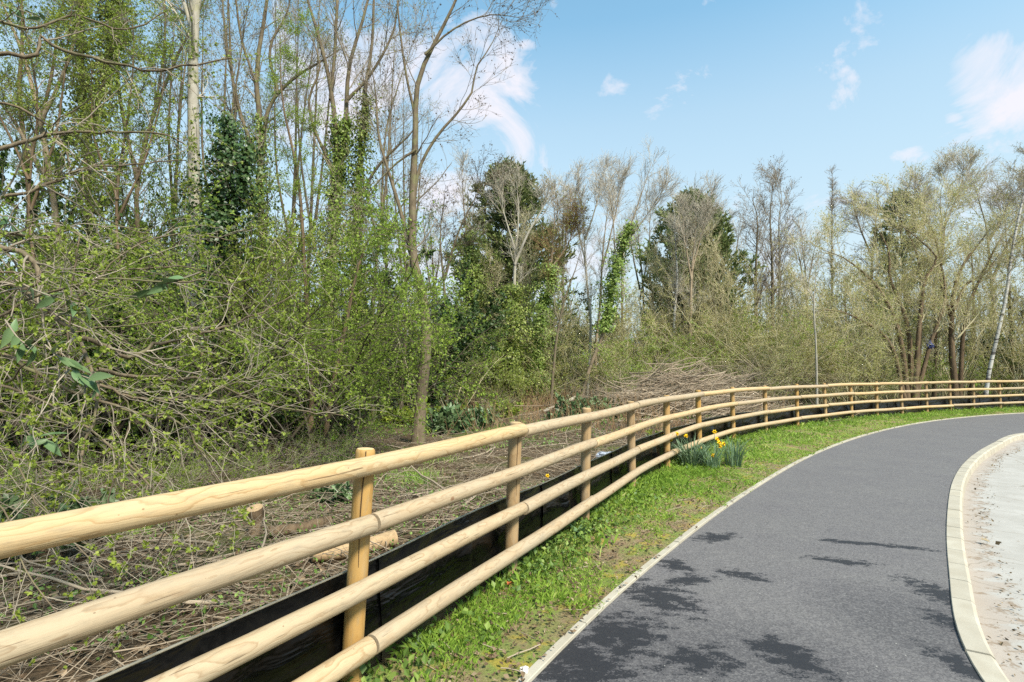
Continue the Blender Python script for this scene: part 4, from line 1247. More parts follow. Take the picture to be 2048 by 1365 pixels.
tree('drooping_tree', 'bare tree with drooping fine twigs left of the conifer tip', st, 'bark', 'twig', seed=95, t0=.35, l1=(27, 1.0, 2.6, .5, 1.0, .06), l2=(8, .5, 1.2), l3=(6, .3, .6), droop=.25)
st = [S_([(1968, 'b'), (1978, 745), (1995, 670), (2012, 590), (2024, 500), (2040, 420), (2060, 330), (2075, 240)], 23.5, 10, 4, 18, .01)]
tree('birch_tree', 'white birch with black marks leaning right at the right edge', st, 'barkbirch', 'twig', seed=96, t0=.45, l1=(22, .7, 2.0, .5, 1.0, .06), l2=(7, .4, .9), l3=(5, .2, .5), droop=.15, leaf=('willowleaf', 1500, .045, .03, 1))
protos = []
for k, (x0, x1, y1, d, lab) in enumerate([(1868, 1862, 520, 26, 'slim dark stem behind the crooked willow'), (1940, 1945, 470, 27, 'upright brown stem just left of the birch foot'),
                                          (2020, 2015, 430, 27, 'brown stem right of the birch among thin trees'), (2043, 2050, 450, 26, 'rightmost brown stem cut by the picture edge'),
                                          (1760, 1745, 520, 27, 'thin straight stem inside the broad willow'), (1700, 1690, 540, 28, 'thin grey stem left inside the broad willow')]):
    if k < 2:
        rnd(100 + k)
        st = [S_([(x0, 'b'), ((x0 + x1) / 2 + R.uniform(-8, 8), 640), (x1, y1)], d, 10, 3, 16, .03)]
        protos.append((tree('slim_tree', lab, st, 'barkbrown', 'twig', group='slim stems among the willows', seed=110 + k, t0=.3, l1=(12, .6, 1.8, .4, .9, .1), l2=(6, .4, .9), l3=(5, .2, .5), leaf=('oliveleaf', 1800, .05, .03, 1)), x0, y1, d))
    else:
        r0, _, y0, d0 = protos[k % 2]
        q = at_px(x0, d)
        hs = (CH + (740 - y1) * d / FPX) / (CH + (740 - y0) * d0 / FPX)
        clone(r0, lab, q, k * 1.9 + .6, (.5 + .5 * hs, hs))
protos = []
for k, (x0, y1, d, lab) in enumerate([(1280, 400, 33, 'faint bare tree in the gap right of the leaning ivy tree'), (1455, 430, 35, 'faint bare tree right of the rounded conifer'), (1610, 460, 34, 'bare tree between round crowns and the poplar'),
                                      (980, 370, 34, 'faint bare tree rising behind the ivy tower'), (1130, 370, 33, 'faint bare tree right behind the tall conifer'), (1430, 390, 31, 'bare upright tree against the right side of the rounded conifer'),
                                      (860, 420, 30, 'faint bare tree seen right of the forked trunk')]):
    if k < 3:
        rnd(120 + k)
        st = [S_([(x0, 'b'), (x0 + R.uniform(-10, 10), 600), (x0 + R.uniform(-12, 12), y1)], d, 9, 2, 16, .03), S_([(x0, 600), (x0 + 18, 500), (x0 + 22, y1 + 20)], d, 5, 2), S_([(x0, 580), (x0 - 16, 500), (x0 - 22, y1 + 30)], d, 5, 2)]
        protos.append((tree('background_tree', lab, st, 'bark', 'twiggrey', group='bare trees at the back', seed=130 + k, t0=.35, l1=(12, .8, 2.2, .3, .8, .1), l2=(7, .4, 1.1), l3=(5, .25, .6)), x0, y1, d))
    else:
        r0, _, y0, d0 = protos[k % 3]
        q = at_px(x0, d)
        hs = (CH + (740 - y1) * d / FPX) / (CH + (740 - y0) * d0 / FPX)
        clone(r0, lab, q, k * 1.9 + .6, (.5 + .5 * hs, hs))

protos = []
for k, (x0, x1, y1, d, lab) in enumerate([(1322, 1310, 500, 25.5, 'ochre twiggy sapling at the left flank of the rounded conifer'), (1365, 1368, 440, 25.8, 'ochre twiggy sapling between the two birch trunks'), (1408, 1415, 450, 25.6, 'ochre twiggy sapling right of the tan trunk'),
                                          (1442, 1450, 500, 25.2, 'ochre twiggy sapling at the right flank of the rounded conifer'), (1055, 1062, 440, 22.5, 'grey twiggy sapling against the tall conifer'), (990, 985, 500, 23, 'grey twiggy sapling between ivy tower and conifer'),
                                          (1590, 1600, 540, 24, 'ochre twiggy sapling left of the thin pale sapling'), (1245, 1262, 470, 24, 'grey twiggy sapling behind the leaning ivy tree')]):
    if k < 3:
        rnd(140 + k)
        st = [S_([(x0 + q, 'b'), (x0 + q * 2 + R.uniform(-4, 4), 640), (x1 + q * 3, y1 + abs(q) * 4)], d, 5, 1.5, 14, .03) for q in (0, -6, 7)]
        protos.append((tree('twiggy_sapling', lab, st, 'bark', 'twigolive' if k not in (4, 5, 7) else 'twiggrey', group='twiggy saplings', seed=150 + k, t0=.2, l1=(16, .6, 1.8, .25, .7, .12), l2=(6, .3, .9), l3=(5, .2, .5), leaf=('oliveleaf', 1200, .045, .02, 1)), x0, y1, d))
    else:
        r0, _, y0, d0 = protos[k % 3]
        q = at_px(x0, d)
        hs = (CH + (740 - y1) * d / FPX) / (CH + (740 - y0) * d0 / FPX)
        clone(r0, lab, q, k * 1.9 + .6, (.5 + .5 * hs, hs))

# ------------------------------------------------------------------ bushes
B = {}
B['haw0'] = shrub_meshes(201, 3.2, 2.2, 9, 'hawleaf', 'twigdark', 8000, .021, dens=1.4, clump=3)
B['haw1'] = shrub_meshes(202, 3.4, 2.6, 8, 'hawleaf', 'twigdark', 7500, .021, dens=1.4, clump=3, arch=.2)
B['lime0'] = shrub_meshes(203, 3.0, 2.0, 8, 'limeleaf', 'twigdark', 8500, .023, dens=1.4, clump=3)
B['lime1'] = shrub_meshes(204, 3.0, 2.2, 10, 'limeleaf', 'twigolive', 5200, .036, dens=1.0, clump=2, arch=.18)
B['dark0'] = shrub_meshes(205, 3.2, 2.4, 8, 'ivy', 'twigdark', 10000, .066, dens=1.0, clump=2)
B['dark1'] = shrub_meshes(206, 3.0, 2.6, 8, 'ivy', 'twigdark', 9500, .066, dens=1.0, clump=2, arch=.2)
B['olive0'] = shrub_meshes(207, 3.2, 2.0, 12, 'oliveleaf', 'twigolive', 4600, .034, dens=1.0, clump=2)
B['bare0'] = shrub_meshes(208, 3.0, 2.6, 12, 'drybud', 'twig', 1200, .035, dens=1.1, clump=1, arch=.22)
B['tang0'] = shrub_meshes(209, 2.6, 2.8, 10, 'hawleaf', 'twig', 3000, .022, dens=.9, clump=3, arch=.26, thick=.012)
B['scrub0'] = shrub_meshes(210, 3.2, 1.6, 18, 'willowleaf', 'twigolive', 3600, .032, dens=.75, clump=2, arch=.09)
ords = ['first', 'second', 'third', 'fourth', 'fifth', 'sixth', 'seventh', 'eighth', 'ninth', 'tenth', 'eleventh', 'twelfth']


def row(name, cat, group, fmt, items):
    """items: (px, distance, top pixel row, mesh keys); labelled left to right"""
    items = sorted(items, key=lambda q: q[0])
    for k, (px, d, ytop, keys) in enumerate(items):
        rnd(int(abs(px * 7 + d * 13)))
        key = keys[k % len(keys)]
        me = B[key]
        H = CH + (740 - ytop) * d / FPX
        p = at_px(px, d)
        s_ = H / 3.0
        place(me, name, fmt.format(ords[k]), cat, p, group, R.uniform(0, 6.28), (min(s_, 1.35) * R.uniform(.95, 1.1), min(s_, 1.35) * R.uniform(.95, 1.1), s_))


row('hawthorn_bush', 'bush', 'hawthorn bushes near the fence', '{} leafing hawthorn bush from the left, close behind the near rails',
    [(130, 7.6, 330, ['haw0', 'haw1']), (330, 7.4, 420, ['haw1']), (500, 8.2, 470, ['haw0', 'lime0']), (600, 8.8, 420, ['lime0']), (-40, 6.6, 360, ['haw0'])])
row('hawthorn_bush', 'bush', 'hawthorn bushes in the second row', '{} spring green bush from the left, behind the nearest hawthorns',
    [(30, 10.6, 250, ['haw1', 'haw0']), (180, 11, 180, ['lime0', 'haw0']), (320, 11.6, 230, ['haw0']), (470, 12, 330, ['lime0']), (570, 12.5, 330, ['lime1']), (680, 13, 400, ['haw0']), (800, 15, 600, ['haw1']), (900, 18, 640, ['lime1'])])
row('evergreen_bush', 'bush', 'dark evergreen bushes in the left wood', '{} dark evergreen bush from the left, deep in the left wood',
    [(-20, 13, 330, ['dark0', 'dark1']), (120, 13.5, 300, ['dark1']), (260, 14, 380, ['dark0']), (400, 14.5, 440, ['dark1']), (540, 15, 480, ['dark0']), (670, 16, 540, ['dark1']), (770, 17, 570, ['dark0']), (850, 18.5, 560, ['dark1'])])
row('gap_darkening_bush', 'bush', 'dark bushes added to deepen the near thicket', '{} added dark bush from the left, darkening gaps in the near hawthorn thicket',
    [(-30, 9.4, 520, ['dark0', 'dark1']), (110, 9.6, 500, ['dark1']), (245, 9.9, 540, ['dark0']), (370, 10.0, 620, ['dark1']), (480, 10.6, 640, ['dark0']), (580, 11.2, 680, ['dark1']), (690, 12.8, 690, ['dark0'])])  # row added so the gaps behind the near thicket turn dark
row('evergreen_bush', 'bush', 'dark evergreen bushes in the middle', '{} dark evergreen bush from the left, at the back of the clearing',
    [(900, 25, 600, ['dark0', 'dark1']), (985, 26, 600, ['dark1']), (1070, 27, 620, ['dark0']), (1150, 28, 630, ['dark1']), (1260, 30, 640, ['dark0']), (1480, 32, 580, ['dark1']), (2050, 26, 600, ['dark0'])])
row('leafy_bush', 'bush', 'light green bushes round the clearing', '{} light green leafy bush from the left, round the clearing edge',
    [(965, 18.5, 715, ['lime0', 'lime1']), (1060, 20.5, 690, ['lime1']), (1120, 21.5, 640, ['olive0', 'lime1']), (1215, 22, 640, ['lime1']), (1285, 22.5, 650, ['lime1', 'olive0']), (1345, 24, 650, ['lime0']), (1420, 24, 590, ['lime1']),
     (1480, 22.5, 640, ['olive0']), (1545, 23, 600, ['lime1']), (1600, 24, 620, ['olive0'])])
row('olive_bush', 'bush', 'olive bushes behind the far fence', '{} olive twiggy bush from the left, behind the far fence',
    [(1500, 20, 690, ['olive0', 'bare0']), (1570, 21, 660, ['bare0']), (1645, 21.5, 660, ['olive0']), (1710, 22, 690, ['olive0', 'lime1']), (1770, 26, 700, ['lime1']), (1870, 26.5, 690, ['lime1']), (1945, 27, 690, ['lime1']), (2010, 27, 660, ['olive0']), (1690, 27, 570, ['olive0']), (1790, 29, 540, ['olive0'])])
row('bare_bush', 'bush', 'bare brown bushes in the clearing', '{} bare brown twiggy bush from the left, at the clearing edge',
    [(1000, 16.5, 760, ['bare0']), (1250, 20.5, 690, ['bare0']), (1180, 19.5, 740, ['bare0']), (1330, 22.5, 690, ['bare0']), (1440, 19.5, 700, ['bare0'])])

row('olive_bush', 'bush', 'brown twiggy thicket at the back', '{} brown twiggy thicket bush from the left, far behind the right hand trees',
    [(1270, 33, 590, ['olive0', 'bare0']), (1350, 34, 580, ['bare0']), (1440, 34, 570, ['olive0', 'bare0']), (1520, 35, 570, ['bare0', 'olive0']), (1600, 34, 570, ['olive0']), (1680, 35, 560, ['bare0', 'olive0']), (1850, 33, 560, ['olive0']), (1930, 32, 560, ['bare0']), (2000, 33, 570, ['olive0']), (2070, 33, 560, ['bare0', 'olive0']), (1760, 35, 560, ['bare0'])])
row('tangled_bush', 'bush', 'low tangled bushes at the near rails', '{} low tangled twiggy bush from the left, under the near hawthorn boughs',
    [(-60, 4.6, 800, ['tang0']), (90, 5.2, 740, ['tang0']), (230, 5.0, 830, ['tang0']), (340, 5.8, 790, ['tang0']), (450, 6.4, 800, ['tang0']), (560, 7.2, 790, ['tang0']), (660, 8.4, 760, ['tang0'])])

row('scrub_bush', 'bush', 'pale olive scrub at the willow feet', '{} pale olive scrub bush from the left, in front of the willow trunks',
    [(1560, 21.5, 640, ['scrub0']), (1630, 22.5, 610, ['scrub0']), (1690, 22.2, 620, ['scrub0']), (1745, 25.2, 640, ['scrub0']), (2045, 24.5, 620, ['scrub0']), (1660, 25, 540, ['scrub0']), (1740, 25.5, 510, ['scrub0']), (1900, 26, 540, ['scrub0']), (2000, 26, 550, ['scrub0']), (2060, 27, 540, ['scrub0'])])
row('scrub_bush', 'bush', 'pale olive scrub round the clearing', '{} pale yellow green scrub bush from the left, between brush pile and conifers',
    [(1095, 22.5, 620, ['scrub0']), (1180, 23, 620, ['scrub0']), (1250, 23.5, 600, ['scrub0']), (1320, 24.8, 600, ['scrub0']), (1400, 25, 590, ['scrub0']), (1460, 24.5, 570, ['scrub0']), (1520, 25, 580, ['scrub0']), (1000, 21.5, 660, ['scrub0'])])

# far wood, one mass that closes the view
rnd(300)
a = Acc()
n = 380
ang = R.uniform(-1.02, 0.98, n)
d = R.uniform(38, 62, n)
base = np.stack([np.tan(ang) * d, d, np.zeros(n)], 1)
K = 7
P = np.empty((n, K, 3)); P[:, 0] = base
dr = nrm(np.stack([R.normal(0, .08, n), R.normal(0, .08, n), np.ones(n)], 1)); L = R.uniform(5, 9, n)
for k in range(1, K):
    dr = nrm(dr + R.normal(0, .06, dr.shape)); P[:, k] = P[:, k - 1] + dr * (L / (K - 1))[:, None]
rad = np.linspace(.09, .02, K)[None].repeat(n, 0)
a.tube(P, rad, 4, 0, R.uniform(0, 1, n))
P1, R1 = kids(P, rad, 12, 4, .05, 1, 1.2, 3.2, .4, 1.0, .1, .15, .5, .3, .012)
a.tube(P1, R1, 3, 0, R.uniform(0, 1, len(P1)))
P2, R2 = kids(P1, R1, 5, 4, .2, 1, .6, 1.6, .4, 1.0, .08, .15, .6, .3, .008)
a.leaf(P2[:, 0], P2[:, -1] - P2[:, 0], R.normal(size=(len(P2), 3)), np.linalg.norm(P2[:, -1] - P2[:, 0], axis=1), .016, 0, R.uniform(0, 1, len(P2)))
pos, tn = sample(P2, 26000, .1, .15)
low = pos[:, 2] < R.uniform(1.0, 8.5, len(pos))
pos, tn = pos[low], tn[low]
ll = R.uniform(.12, .26, len(pos))
a.leaf(pos, nrm(tn + R.normal(0, 1, pos.shape)), R.normal(size=pos.shape), ll, ll * .4, 1)
g = np.stack([R.uniform(-60, 60, 11000), R.uniform(36, 60, 11000), np.abs(R.normal(0, 1.5, 11000))], 1)
ll = R.uniform(.16, .32, len(g))
a.leaf(g, R.normal(size=g.shape), R.normal(size=g.shape), ll, ll * .4, 1)
tag(a.build('far_woodland', [M['twig'], M['hawleaf']]), 'hazy mass of distant bare woodland closing the view', 'woodland', kind='stuff')

# ------------------------------------------------------------------ foreground hawthorn whose boughs reach in from the left
rnd(400)
root_p = np.array([-3.9, 3.5, 0.0])
fg = thing('hawthorn_tree', 'large near hawthorn reaching crooked lichen boughs in from the left edge', 'tree', root_p)
TR = [np.array(q, float) for q in [(-3.9, 3.5, -.1), (-3.8, 3.45, .6), (-3.85, 3.4, 1.3), (-3.8, 3.5, 2.1), (-3.9, 3.6, 3.0), (-4.0, 3.9, 4.2)]]
C = crom(np.array(TR), 16)
a = Acc(); a.tube(C - root_p, np.linspace(.10, .05, 16), 9, 0); a.build('trunk', M['barkdark'], fg)


def tr_at(z):
    return np.array([np.interp(z, C[:, 2], C[:, 0]), np.interp(z, C[:, 2], C[:, 1]), z])


limbs = [  # (pixels, near distance, far distance, width px start, end, bark)
    ([(-60, 470), (0, 493), (55, 512), (80, 556), (52, 580)], 3.0, 2.9, 22, 12),
    ([(-40, 560), (40, 575), (92, 612), (150, 668), (178, 725), (195, 775), (192, 835), (166, 885), (158, 965)], 3.0, 2.7, 18, 6),
    ([(-40, 660), (0, 632), (60, 602), (130, 580), (210, 557), (290, 560), (370, 566), (415, 552)], 2.8, 2.9, 10, 4),
    ([(160, 675), (205, 690), (262, 712), (305, 690), (380, 672), (470, 650), (600, 585)], 2.75, 3.4, 12, 3),
    ([(-50, 690), (30, 672), (120, 668), (230, 655), (350, 638)], 3.1, 3.3, 7, 3),
    ([(195, 738), (280, 755), (400, 760), (450, 780), (560, 815), (690, 830)], 2.75, 3.9, 9, 3),
    ([(-60, 680), (0, 702), (60, 738), (130, 775), (200, 800)], 2.9, 3.0, 17, 8),
    ([(-50, 815), (0, 825), (90, 835), (160, 862), (240, 905), (300, 960)], 2.7, 2.8, 8, 3),
    ([(-70, 100), (0, 108), (40, 112), (72, 118), (80, 72), (112, 92), (180, 116), (260, 132), (300, 142), (380, 130), (462, 117)], 3.9, 4.3, 13, 4),
    ([(-60, 310), (0, 300), (60, 280), (150, 264), (260, 265), (330, 270), (368, 286)], 3.6, 4.0, 13, 4),
    ([(-60, 410), (70, 380), (160, 340), (260, 330), (372, 322)], 3.7, 4.2, 10, 3),
    ([(-60, 560), (0, 548), (110, 548), (240, 540), (380, 536), (470, 560)], 3.4, 3.9, 6, 3),
    ([(-60, 470), (10, 465), (90, 478), (150, 460), (152, 520), (140, 620), (138, 720)], 3.2, 3.1, 9, 4),
    ([(-60, 790), (20, 760), (70, 720), (66, 820), (64, 900), (90, 960)], 2.9, 2.8, 8, 3),
    ([(-60, 720), (40, 690), (100, 700), (175, 742), (240, 790), (262, 850), (225, 960), (215, 1040)], 2.9, 2.8, 9, 3),
    ([(-60, 880), (20, 905), (45, 960), (90, 1020), (150, 1090), (210, 1140)], 2.6, 2.5, 7, 3),
    ([(-60, 980), (10, 1010), (30, 1100), (60, 1160), (120, 1230)], 2.5, 2.4, 7, 3),
    ([(-60, 760), (60, 790), (170, 850), (250, 920), (330, 1000), (350, 1090), (290, 1180)], 2.8, 2.7, 10, 3),
    ([(200, 770), (290, 800), (400, 790), (490, 760), (520, 745)], 2.8, 3.2, 7, 2),
    ([(180, 790), (280, 830), (360, 850), (430, 960), (420, 1060)], 2.8, 3.0, 8, 2),
    ([(-60, 200), (40, 215), (120, 280), (150, 360), (210, 440), (300, 470)], 3.9, 4.2, 8, 3),
    ([(-60, 20), (60, 60), (150, 30), (250, 60), (340, 20)], 4.0, 4.4, 9, 3),
    ([(-60, 610), (50, 640), (150, 600), (260, 500), (360, 470), (470, 480)], 3.2, 3.8, 7, 3),
]
lb = Acc(); LP, LR = [], []
for (pxs, d0, d1, w0, w1) in limbs:
    n_ = len(pxs)
    pts = [W(px, py, d0 + (d1 - d0) * j / (n_ - 1)) for j, (px, py) in enumerate(pxs)]
    if pxs[0][0] < 0:
        z = min(max(pts[0][2] - .15, .5), 4.0)
        s0 = tr_at(z)
        pts = [s0, s0 * .5 + pts[0] * .5 + np.array([0, 0, .03])] + pts
    Cc = crom(np.array(pts), 26)
    Cc += np.concatenate([np.zeros((1, 3)), R.normal(0, .006, (25, 3))])
    rad = np.linspace(w0, w1, 26) * (d0 + d1) / 2 / FPX / 2 * .78
    lb.tube(Cc - root_p, rad, 7, 0, R.uniform(0, 1))
    k0 = 8 if pxs[0][0] < 0 else 1
    LP.append(crom(Cc[k0:], 16)); LR.append(np.linspace(rad[k0], rad[-1], 16))
lb.build('bough', M['bark'], fg)
LP, LR = np.stack(LP), np.stack(LR)
tw = Acc()
P1, R1 = kids(LP, LR, 11, 9, .05, 1, .3, .95, .4, 1.1, -.01, .2, .5, .3, .0022, .4, droop=.12)
tw.tube(P1 - root_p, R1, 5, 0, R.uniform(.1, 1, len(P1)))
P2, R2 = kids(P1, R1, 5, 6, .1, 1, .12, .45, .4, 1.1, .02, .22, .6, .3, .0015, .5, droop=.06)
tw.tube(P2 - root_p, R2, 4, 0, R.uniform(.3, 1, len(P2)))
tw.build('twigs', M['twig'], fg)
f = Acc()
leaves_on(f, P2 - root_p, 3600, .018, 0, .1, .004, .4, .6, 5)
leaves_on(f, P1 - root_p, 800, .021, 0, .3, .004, .4, .6, 5)
f.build('leaf_buds', M['limeleaf'], fg)

# cherry laurel sprigs with big glossy leaves
lv = np.linspace(0, 1, 7)
def big_leaf_mesh():
    acc = Acc()
    w = np.sin(np.clip(lv, 0.0, 1) ** .8 * math.pi) * .17 + .004
    v, fcs = [], []
    for j, (t, ww) in enumerate(zip(lv, w)):
        z = -.18 * t * t
        v += [(t, -ww, z + ww * .35), (t, 0, z), (t, ww, z + ww * .35)]
    for j in range(6):
        for q in range(2):
            b = j * 3 + q
            fcs.append((b, b + 3, b + 4, b + 1))
    acc.add(v, fcs, 0, .7, True)
    return acc.mesh('leaf', M['laurel'])


LEAF = big_leaf_mesh()
from mathutils import Matrix
def laurel(label, pxs, d, n, L, seed):
    rnd(seed)
    pts = crom(np.array([W(px, py, d) for px, py in pxs]), 10)
    r = thing('laurel_sprig', label, 'laurel', pts[0], 'laurel sprigs in the near hawthorn')
    a = Acc(); a.tube(pts - pts[0], np.linspace(.005, .0025, 10), 5, 0); a.build('stem', M['twig'], r)
    for j in range(n):
        t = .2 + .8 * j / max(1, n - 1)
        p = np.array([np.interp(t * 9, range(10), pts[:, k]) for k in range(3)]) - pts[0]
        tn = nrm(pts[-1] - pts[0])
        dv = nrm(tn * .5 + np.array([R.normal(0, .8), R.normal(-.15, .4), R.normal(-.25, .5)]))
        up = nrm(np.cross(dv, R.normal(size=3) * .6 + np.array([.2, 1, 0])))
        sd = np.cross(up, dv); up = np.cross(dv, sd)
        o = link('leaf', LEAF, r)
        s_ = L * R.uniform(.7, 1.2)
        o.matrix_local = Matrix(((dv[0] * s_, sd[0] * s_, up[0] * s_, p[0]), (dv[1] * s_, sd[1] * s_, up[1] * s_, p[1]), (dv[2] * s_, sd[2] * s_, up[2] * s_, p[2]), (0, 0, 0, 1)))


laurel('laurel sprig with pale leaves hanging at the end of a long bough', [(400, 545), (360, 560), (320, 572), (300, 580)], 2.9, 8, .098, 501)
laurel('fan of grey green laurel leaves near the left edge', [(30, 560), (80, 585), (130, 600), (170, 610)], 2.8, 11, .105, 502)
laurel('laurel sprig with wide leaves low at the left edge', [(10, 640), (40, 680), (80, 700)], 2.7, 8, .125, 503)
laurel('laurel sprig with the largest hanging dark leaf', [(90, 690), (130, 725), (160, 750), (190, 760)], 2.7, 9, .131, 504)
laurel('laurel sprig with dark leaves just above the top rail', [(60, 830), (50, 860), (80, 880), (110, 875)], 2.6, 7, .112, 505)
laurel('small laurel leaves in the upper left hawthorn', [(-10, 420), (20, 445), (45, 470)], 3.2, 7, .079, 506)
laurel('dark leaf sprig hanging in the top left corner', [(-10, 10), (40, 20), (90, 40)], 4.2, 10, .092, 507)

# ------------------------------------------------------------------ ground cover
def wood_points(n, dmax, dmin=0.3, far=30):
    """random ground points behind the fence, thinning with distance, within the view"""
    out = []
    while sum(len(q) for q in out) < n:
        d = dmin + (dmax - dmin) * R.uniform(0, 1, 6000) ** 1.3
        s_ = R.uniform(0, 899, 6000)
        p = np.stack([np.interp(s_, range(900), FC[:, 0]), np.interp(s_, range(900), FC[:, 1])], 1)
        i = s_.astype(int)
        q = p + np.stack([-Tn[i, 1], Tn[i, 0]], 1) * (d + .2)[:, None]
        ok = (q[:, 1] > .3) & (np.abs(q[:, 0]) < 1.12 * q[:, 1] + .8) & (fence_side(q[:, 0], q[:, 1], FC) > .3) & (q[:, 1] < far)
        dist = np.hypot(q[:, 0], q[:, 1])
        ok &= R.uniform(0, 1, 6000) < np.clip(5.0 / dist, .05, 1) ** 1.3
        out.append(q[ok])
    q = np.concatenate(out)[:n]
    return np.column_stack([q, ground_z(q[:, 0], q[:, 1])])


rnd(600)
# brash: cut sticks lying about
q = wood_points(7500, 9)
n = len(q)
K = 4
P = np.empty((n, K, 3))
th = R.uniform(0, 2 * math.pi, n)
L = R.gamma(3.0, .13, n) + .1
dr = np.stack([np.cos(th), np.sin(th), R.normal(.0, .13, n)], 1)
P[:, 0] = q + np.array([0, 0, .01]) + np.stack([np.zeros(n), np.zeros(n), np.abs(R.normal(0, .05, n))], 1)
for k in range(1, K):
    dr = nrm(dr + R.normal(0, .30, dr.shape)); dr[:, 2] *= .8
    P[:, k] = P[:, k - 1] + dr * (L / (K - 1))[:, None]
gzv = ground_z(P[:, :, 0], P[:, :, 1]); P[:, :, 2] = np.maximum(P[:, :, 2], gzv + .004)
okb = (fence_side(P[:, :, 0], P[:, :, 1], FC) > .28).all(1); P = P[okb]; n = len(P)
rad = (R.gamma(2.0, .0011, n) + .0011)[:, None] * np.linspace(1, .5, K)[None]
a = Acc(); a.tube(P, rad, 3, 0, R.uniform(0, 1, n) ** .8)
P1, R1 = kids(P, rad, .3, 3, .3, 1, .08, .3, .4, 1.0, .03, .2, .6, .2, .0012)
a.tube(P1, R1, 3, 0, R.uniform(.2, 1, len(P1)))
tag(a.build('brash', M['brash']), 'tangle of cut grey brown twigs scattered on the woodland floor', 'twigs', kind='stuff')
# bigger sticks
a = Acc()
q = wood_points(150, 8)
n = len(q); th = R.uniform(0, 6.28, n); L = R.uniform(.6, 2.0, n); K = 8
P = np.empty((n, K, 3)); P[:, 0] = q + np.array([0, 0, .03]); dr = np.stack([np.cos(th), np.sin(th), R.uniform(-.05, .22, n)], 1)
for k in range(1, K):
    dr = nrm(dr + R.normal(0, .10, dr.shape)); dr[:, 2] -= .02
    P[:, k] = P[:, k - 1] + dr * (L / (K - 1))[:, None]
gzv = ground_z(P[:, :, 0], P[:, :, 1]); P[:, :, 2] = np.maximum(P[:, :, 2], gzv + .012)
rad = R.uniform(.006, .017, n)[:, None] * np.linspace(1, .4, K)[None]
okb = (fence_side(P[:, :, 0], P[:, :, 1], FC) > .7).all(1); P, rad = P[okb], rad[okb]; n = len(P)
a.tube(P, rad, 6, 0, R.uniform(0, 1, n))
P1, R1 = kids(P, rad, 4, 5, .2, 1, .2, .6, .4, 1.0, .02, .15, .55, .3, .002)
a.tube(P1, R1, 4, 0, R.uniform(.2, 1, len(P1)))
tag(a.build('fallen_branches', M['brash']), 'longer fallen branches lying over the twig litter', 'branches', kind='stuff')
# grass tufts behind the fence
a = Acc()
for (px, py, rad_, n) in [(825, 962, .45, 900), (850, 925, .5, 700), (260, 1085, .25, 300), (1130, 860, .8, 500), (1320, 832, 1.0, 700), (1390, 815, 1.2, 700), (700, 930, .5, 500), (930, 900, .6, 600), (1010, 870, .8, 600), (2025, 790, 1.6, 2500), (780, 850, 1.2, 900)]:
    c_ = G(px, py); xy = c_[:2] + R.normal(0, rad_ * .5, (n, 2)); ok = fence_side(xy[:, 0], xy[:, 1], FC) > .3; xy = xy[ok]; n = len(xy)
    b_ = np.column_stack([xy, ground_z(xy[:, 0], xy[:, 1])]); h_ = R.uniform(.05, .14, n)
    a.leaf(b_, R.normal(0, .5, (n, 3)) + np.array([0, 0, 1]), R.normal(size=(n, 3)), h_, .003 * max(1, c_[1] / 6), 0)
tag(a.build('woodland_grass', M['grass']), 'bright grass tufts growing among the cut twigs behind the fence', 'grass', kind='stuff')
# dead leaves
q = wood_points(18000, 11)
n = len(q)
ll = R.uniform(.025, .06, n)
a = Acc(); a.leaf(q + np.array([0, 0, .006]) + np.stack([0 * ll, 0 * ll, np.abs(R.normal(0, .012, n))], 1), R.normal(size=(n, 3)) * np.array([1, 1, .35]), R.normal(0, .5, (n, 3)) + np.array([0, 0, 1]), ll, ll * .32, 0, None, .5)
tag(a.build('leaf_litter', M['litter']), 'brown dead leaves littering the woodland floor', 'leaf litter', kind='stuff')
# green ground cover
q = wood_points(24000, 13, .4, 32)
keep = vnoise(q[:, 0], q[:, 1], .9, 77) + .5 * vnoise(q[:, 0], q[:, 1], 2.7, 78) > .03
q = q[keep]; n = len(q)
ll = R.uniform(.016, .042, n) * np.clip(np.hypot(q[:, 0], q[:, 1]) / 6, 1, 2.6)
a = Acc(); a.leaf(q + np.stack([0 * ll, 0 * ll, R.uniform(.01, .10, n)], 1), R.normal(size=(n, 3)) + np.array([0, 0, .6]), R.normal(0, .6, (n, 3)) + np.array([0, 0, 1]), ll, ll * .3, 0, None, .2)
tag(a.build('ground_cover', M['weed']), 'patchy low green ivy and herbs covering the woodland floor', 'ground cover', kind='stuff')
# dry russet stems at the back of the clearing
n = 2600
g = np.stack([R.uniform(-1.5, 9.5, n), R.uniform(12.0, 23, n)], 1)
ok = (fence_side(g[:, 0], g[:, 1], FC) > 1.2) & (vnoise(g[:, 0], g[:, 1], .8, 80) > -.1)
g = g[ok]; n = len(g); K = 4
P = np.empty((n, K, 3)); P[:, 0] = np.column_stack([g, ground_z(g[:, 0], g[:, 1])]); dr = nrm(np.column_stack([R.normal(0, .3, n), R.normal(0, .3, n), np.ones(n)])); L = R.uniform(.35, 1.1, n)
for k in range(1, K):
    dr = nrm(dr + R.normal(0, .15, dr.shape)); P[:, k] = P[:, k - 1] + dr * (L / (K - 1))[:, None]
a = Acc(); rad = np.linspace(.006, .003, K)[None].repeat(n, 0); a.tube(P, rad, 3, 0, R.uniform(0, 1, n))
P1, R1 = kids(P, rad, 1, 3, .3, 1, .12, .4, .3, .9, .05, .15, .7, .2, .002); a.tube(P1, R1, 3, 0, R.uniform(0, 1, len(P1)))
tag(a.build('dry_stems', M['drystem']), 'russet dry stems standing thinly in the clearing', 'dry stems', kind='stuff')

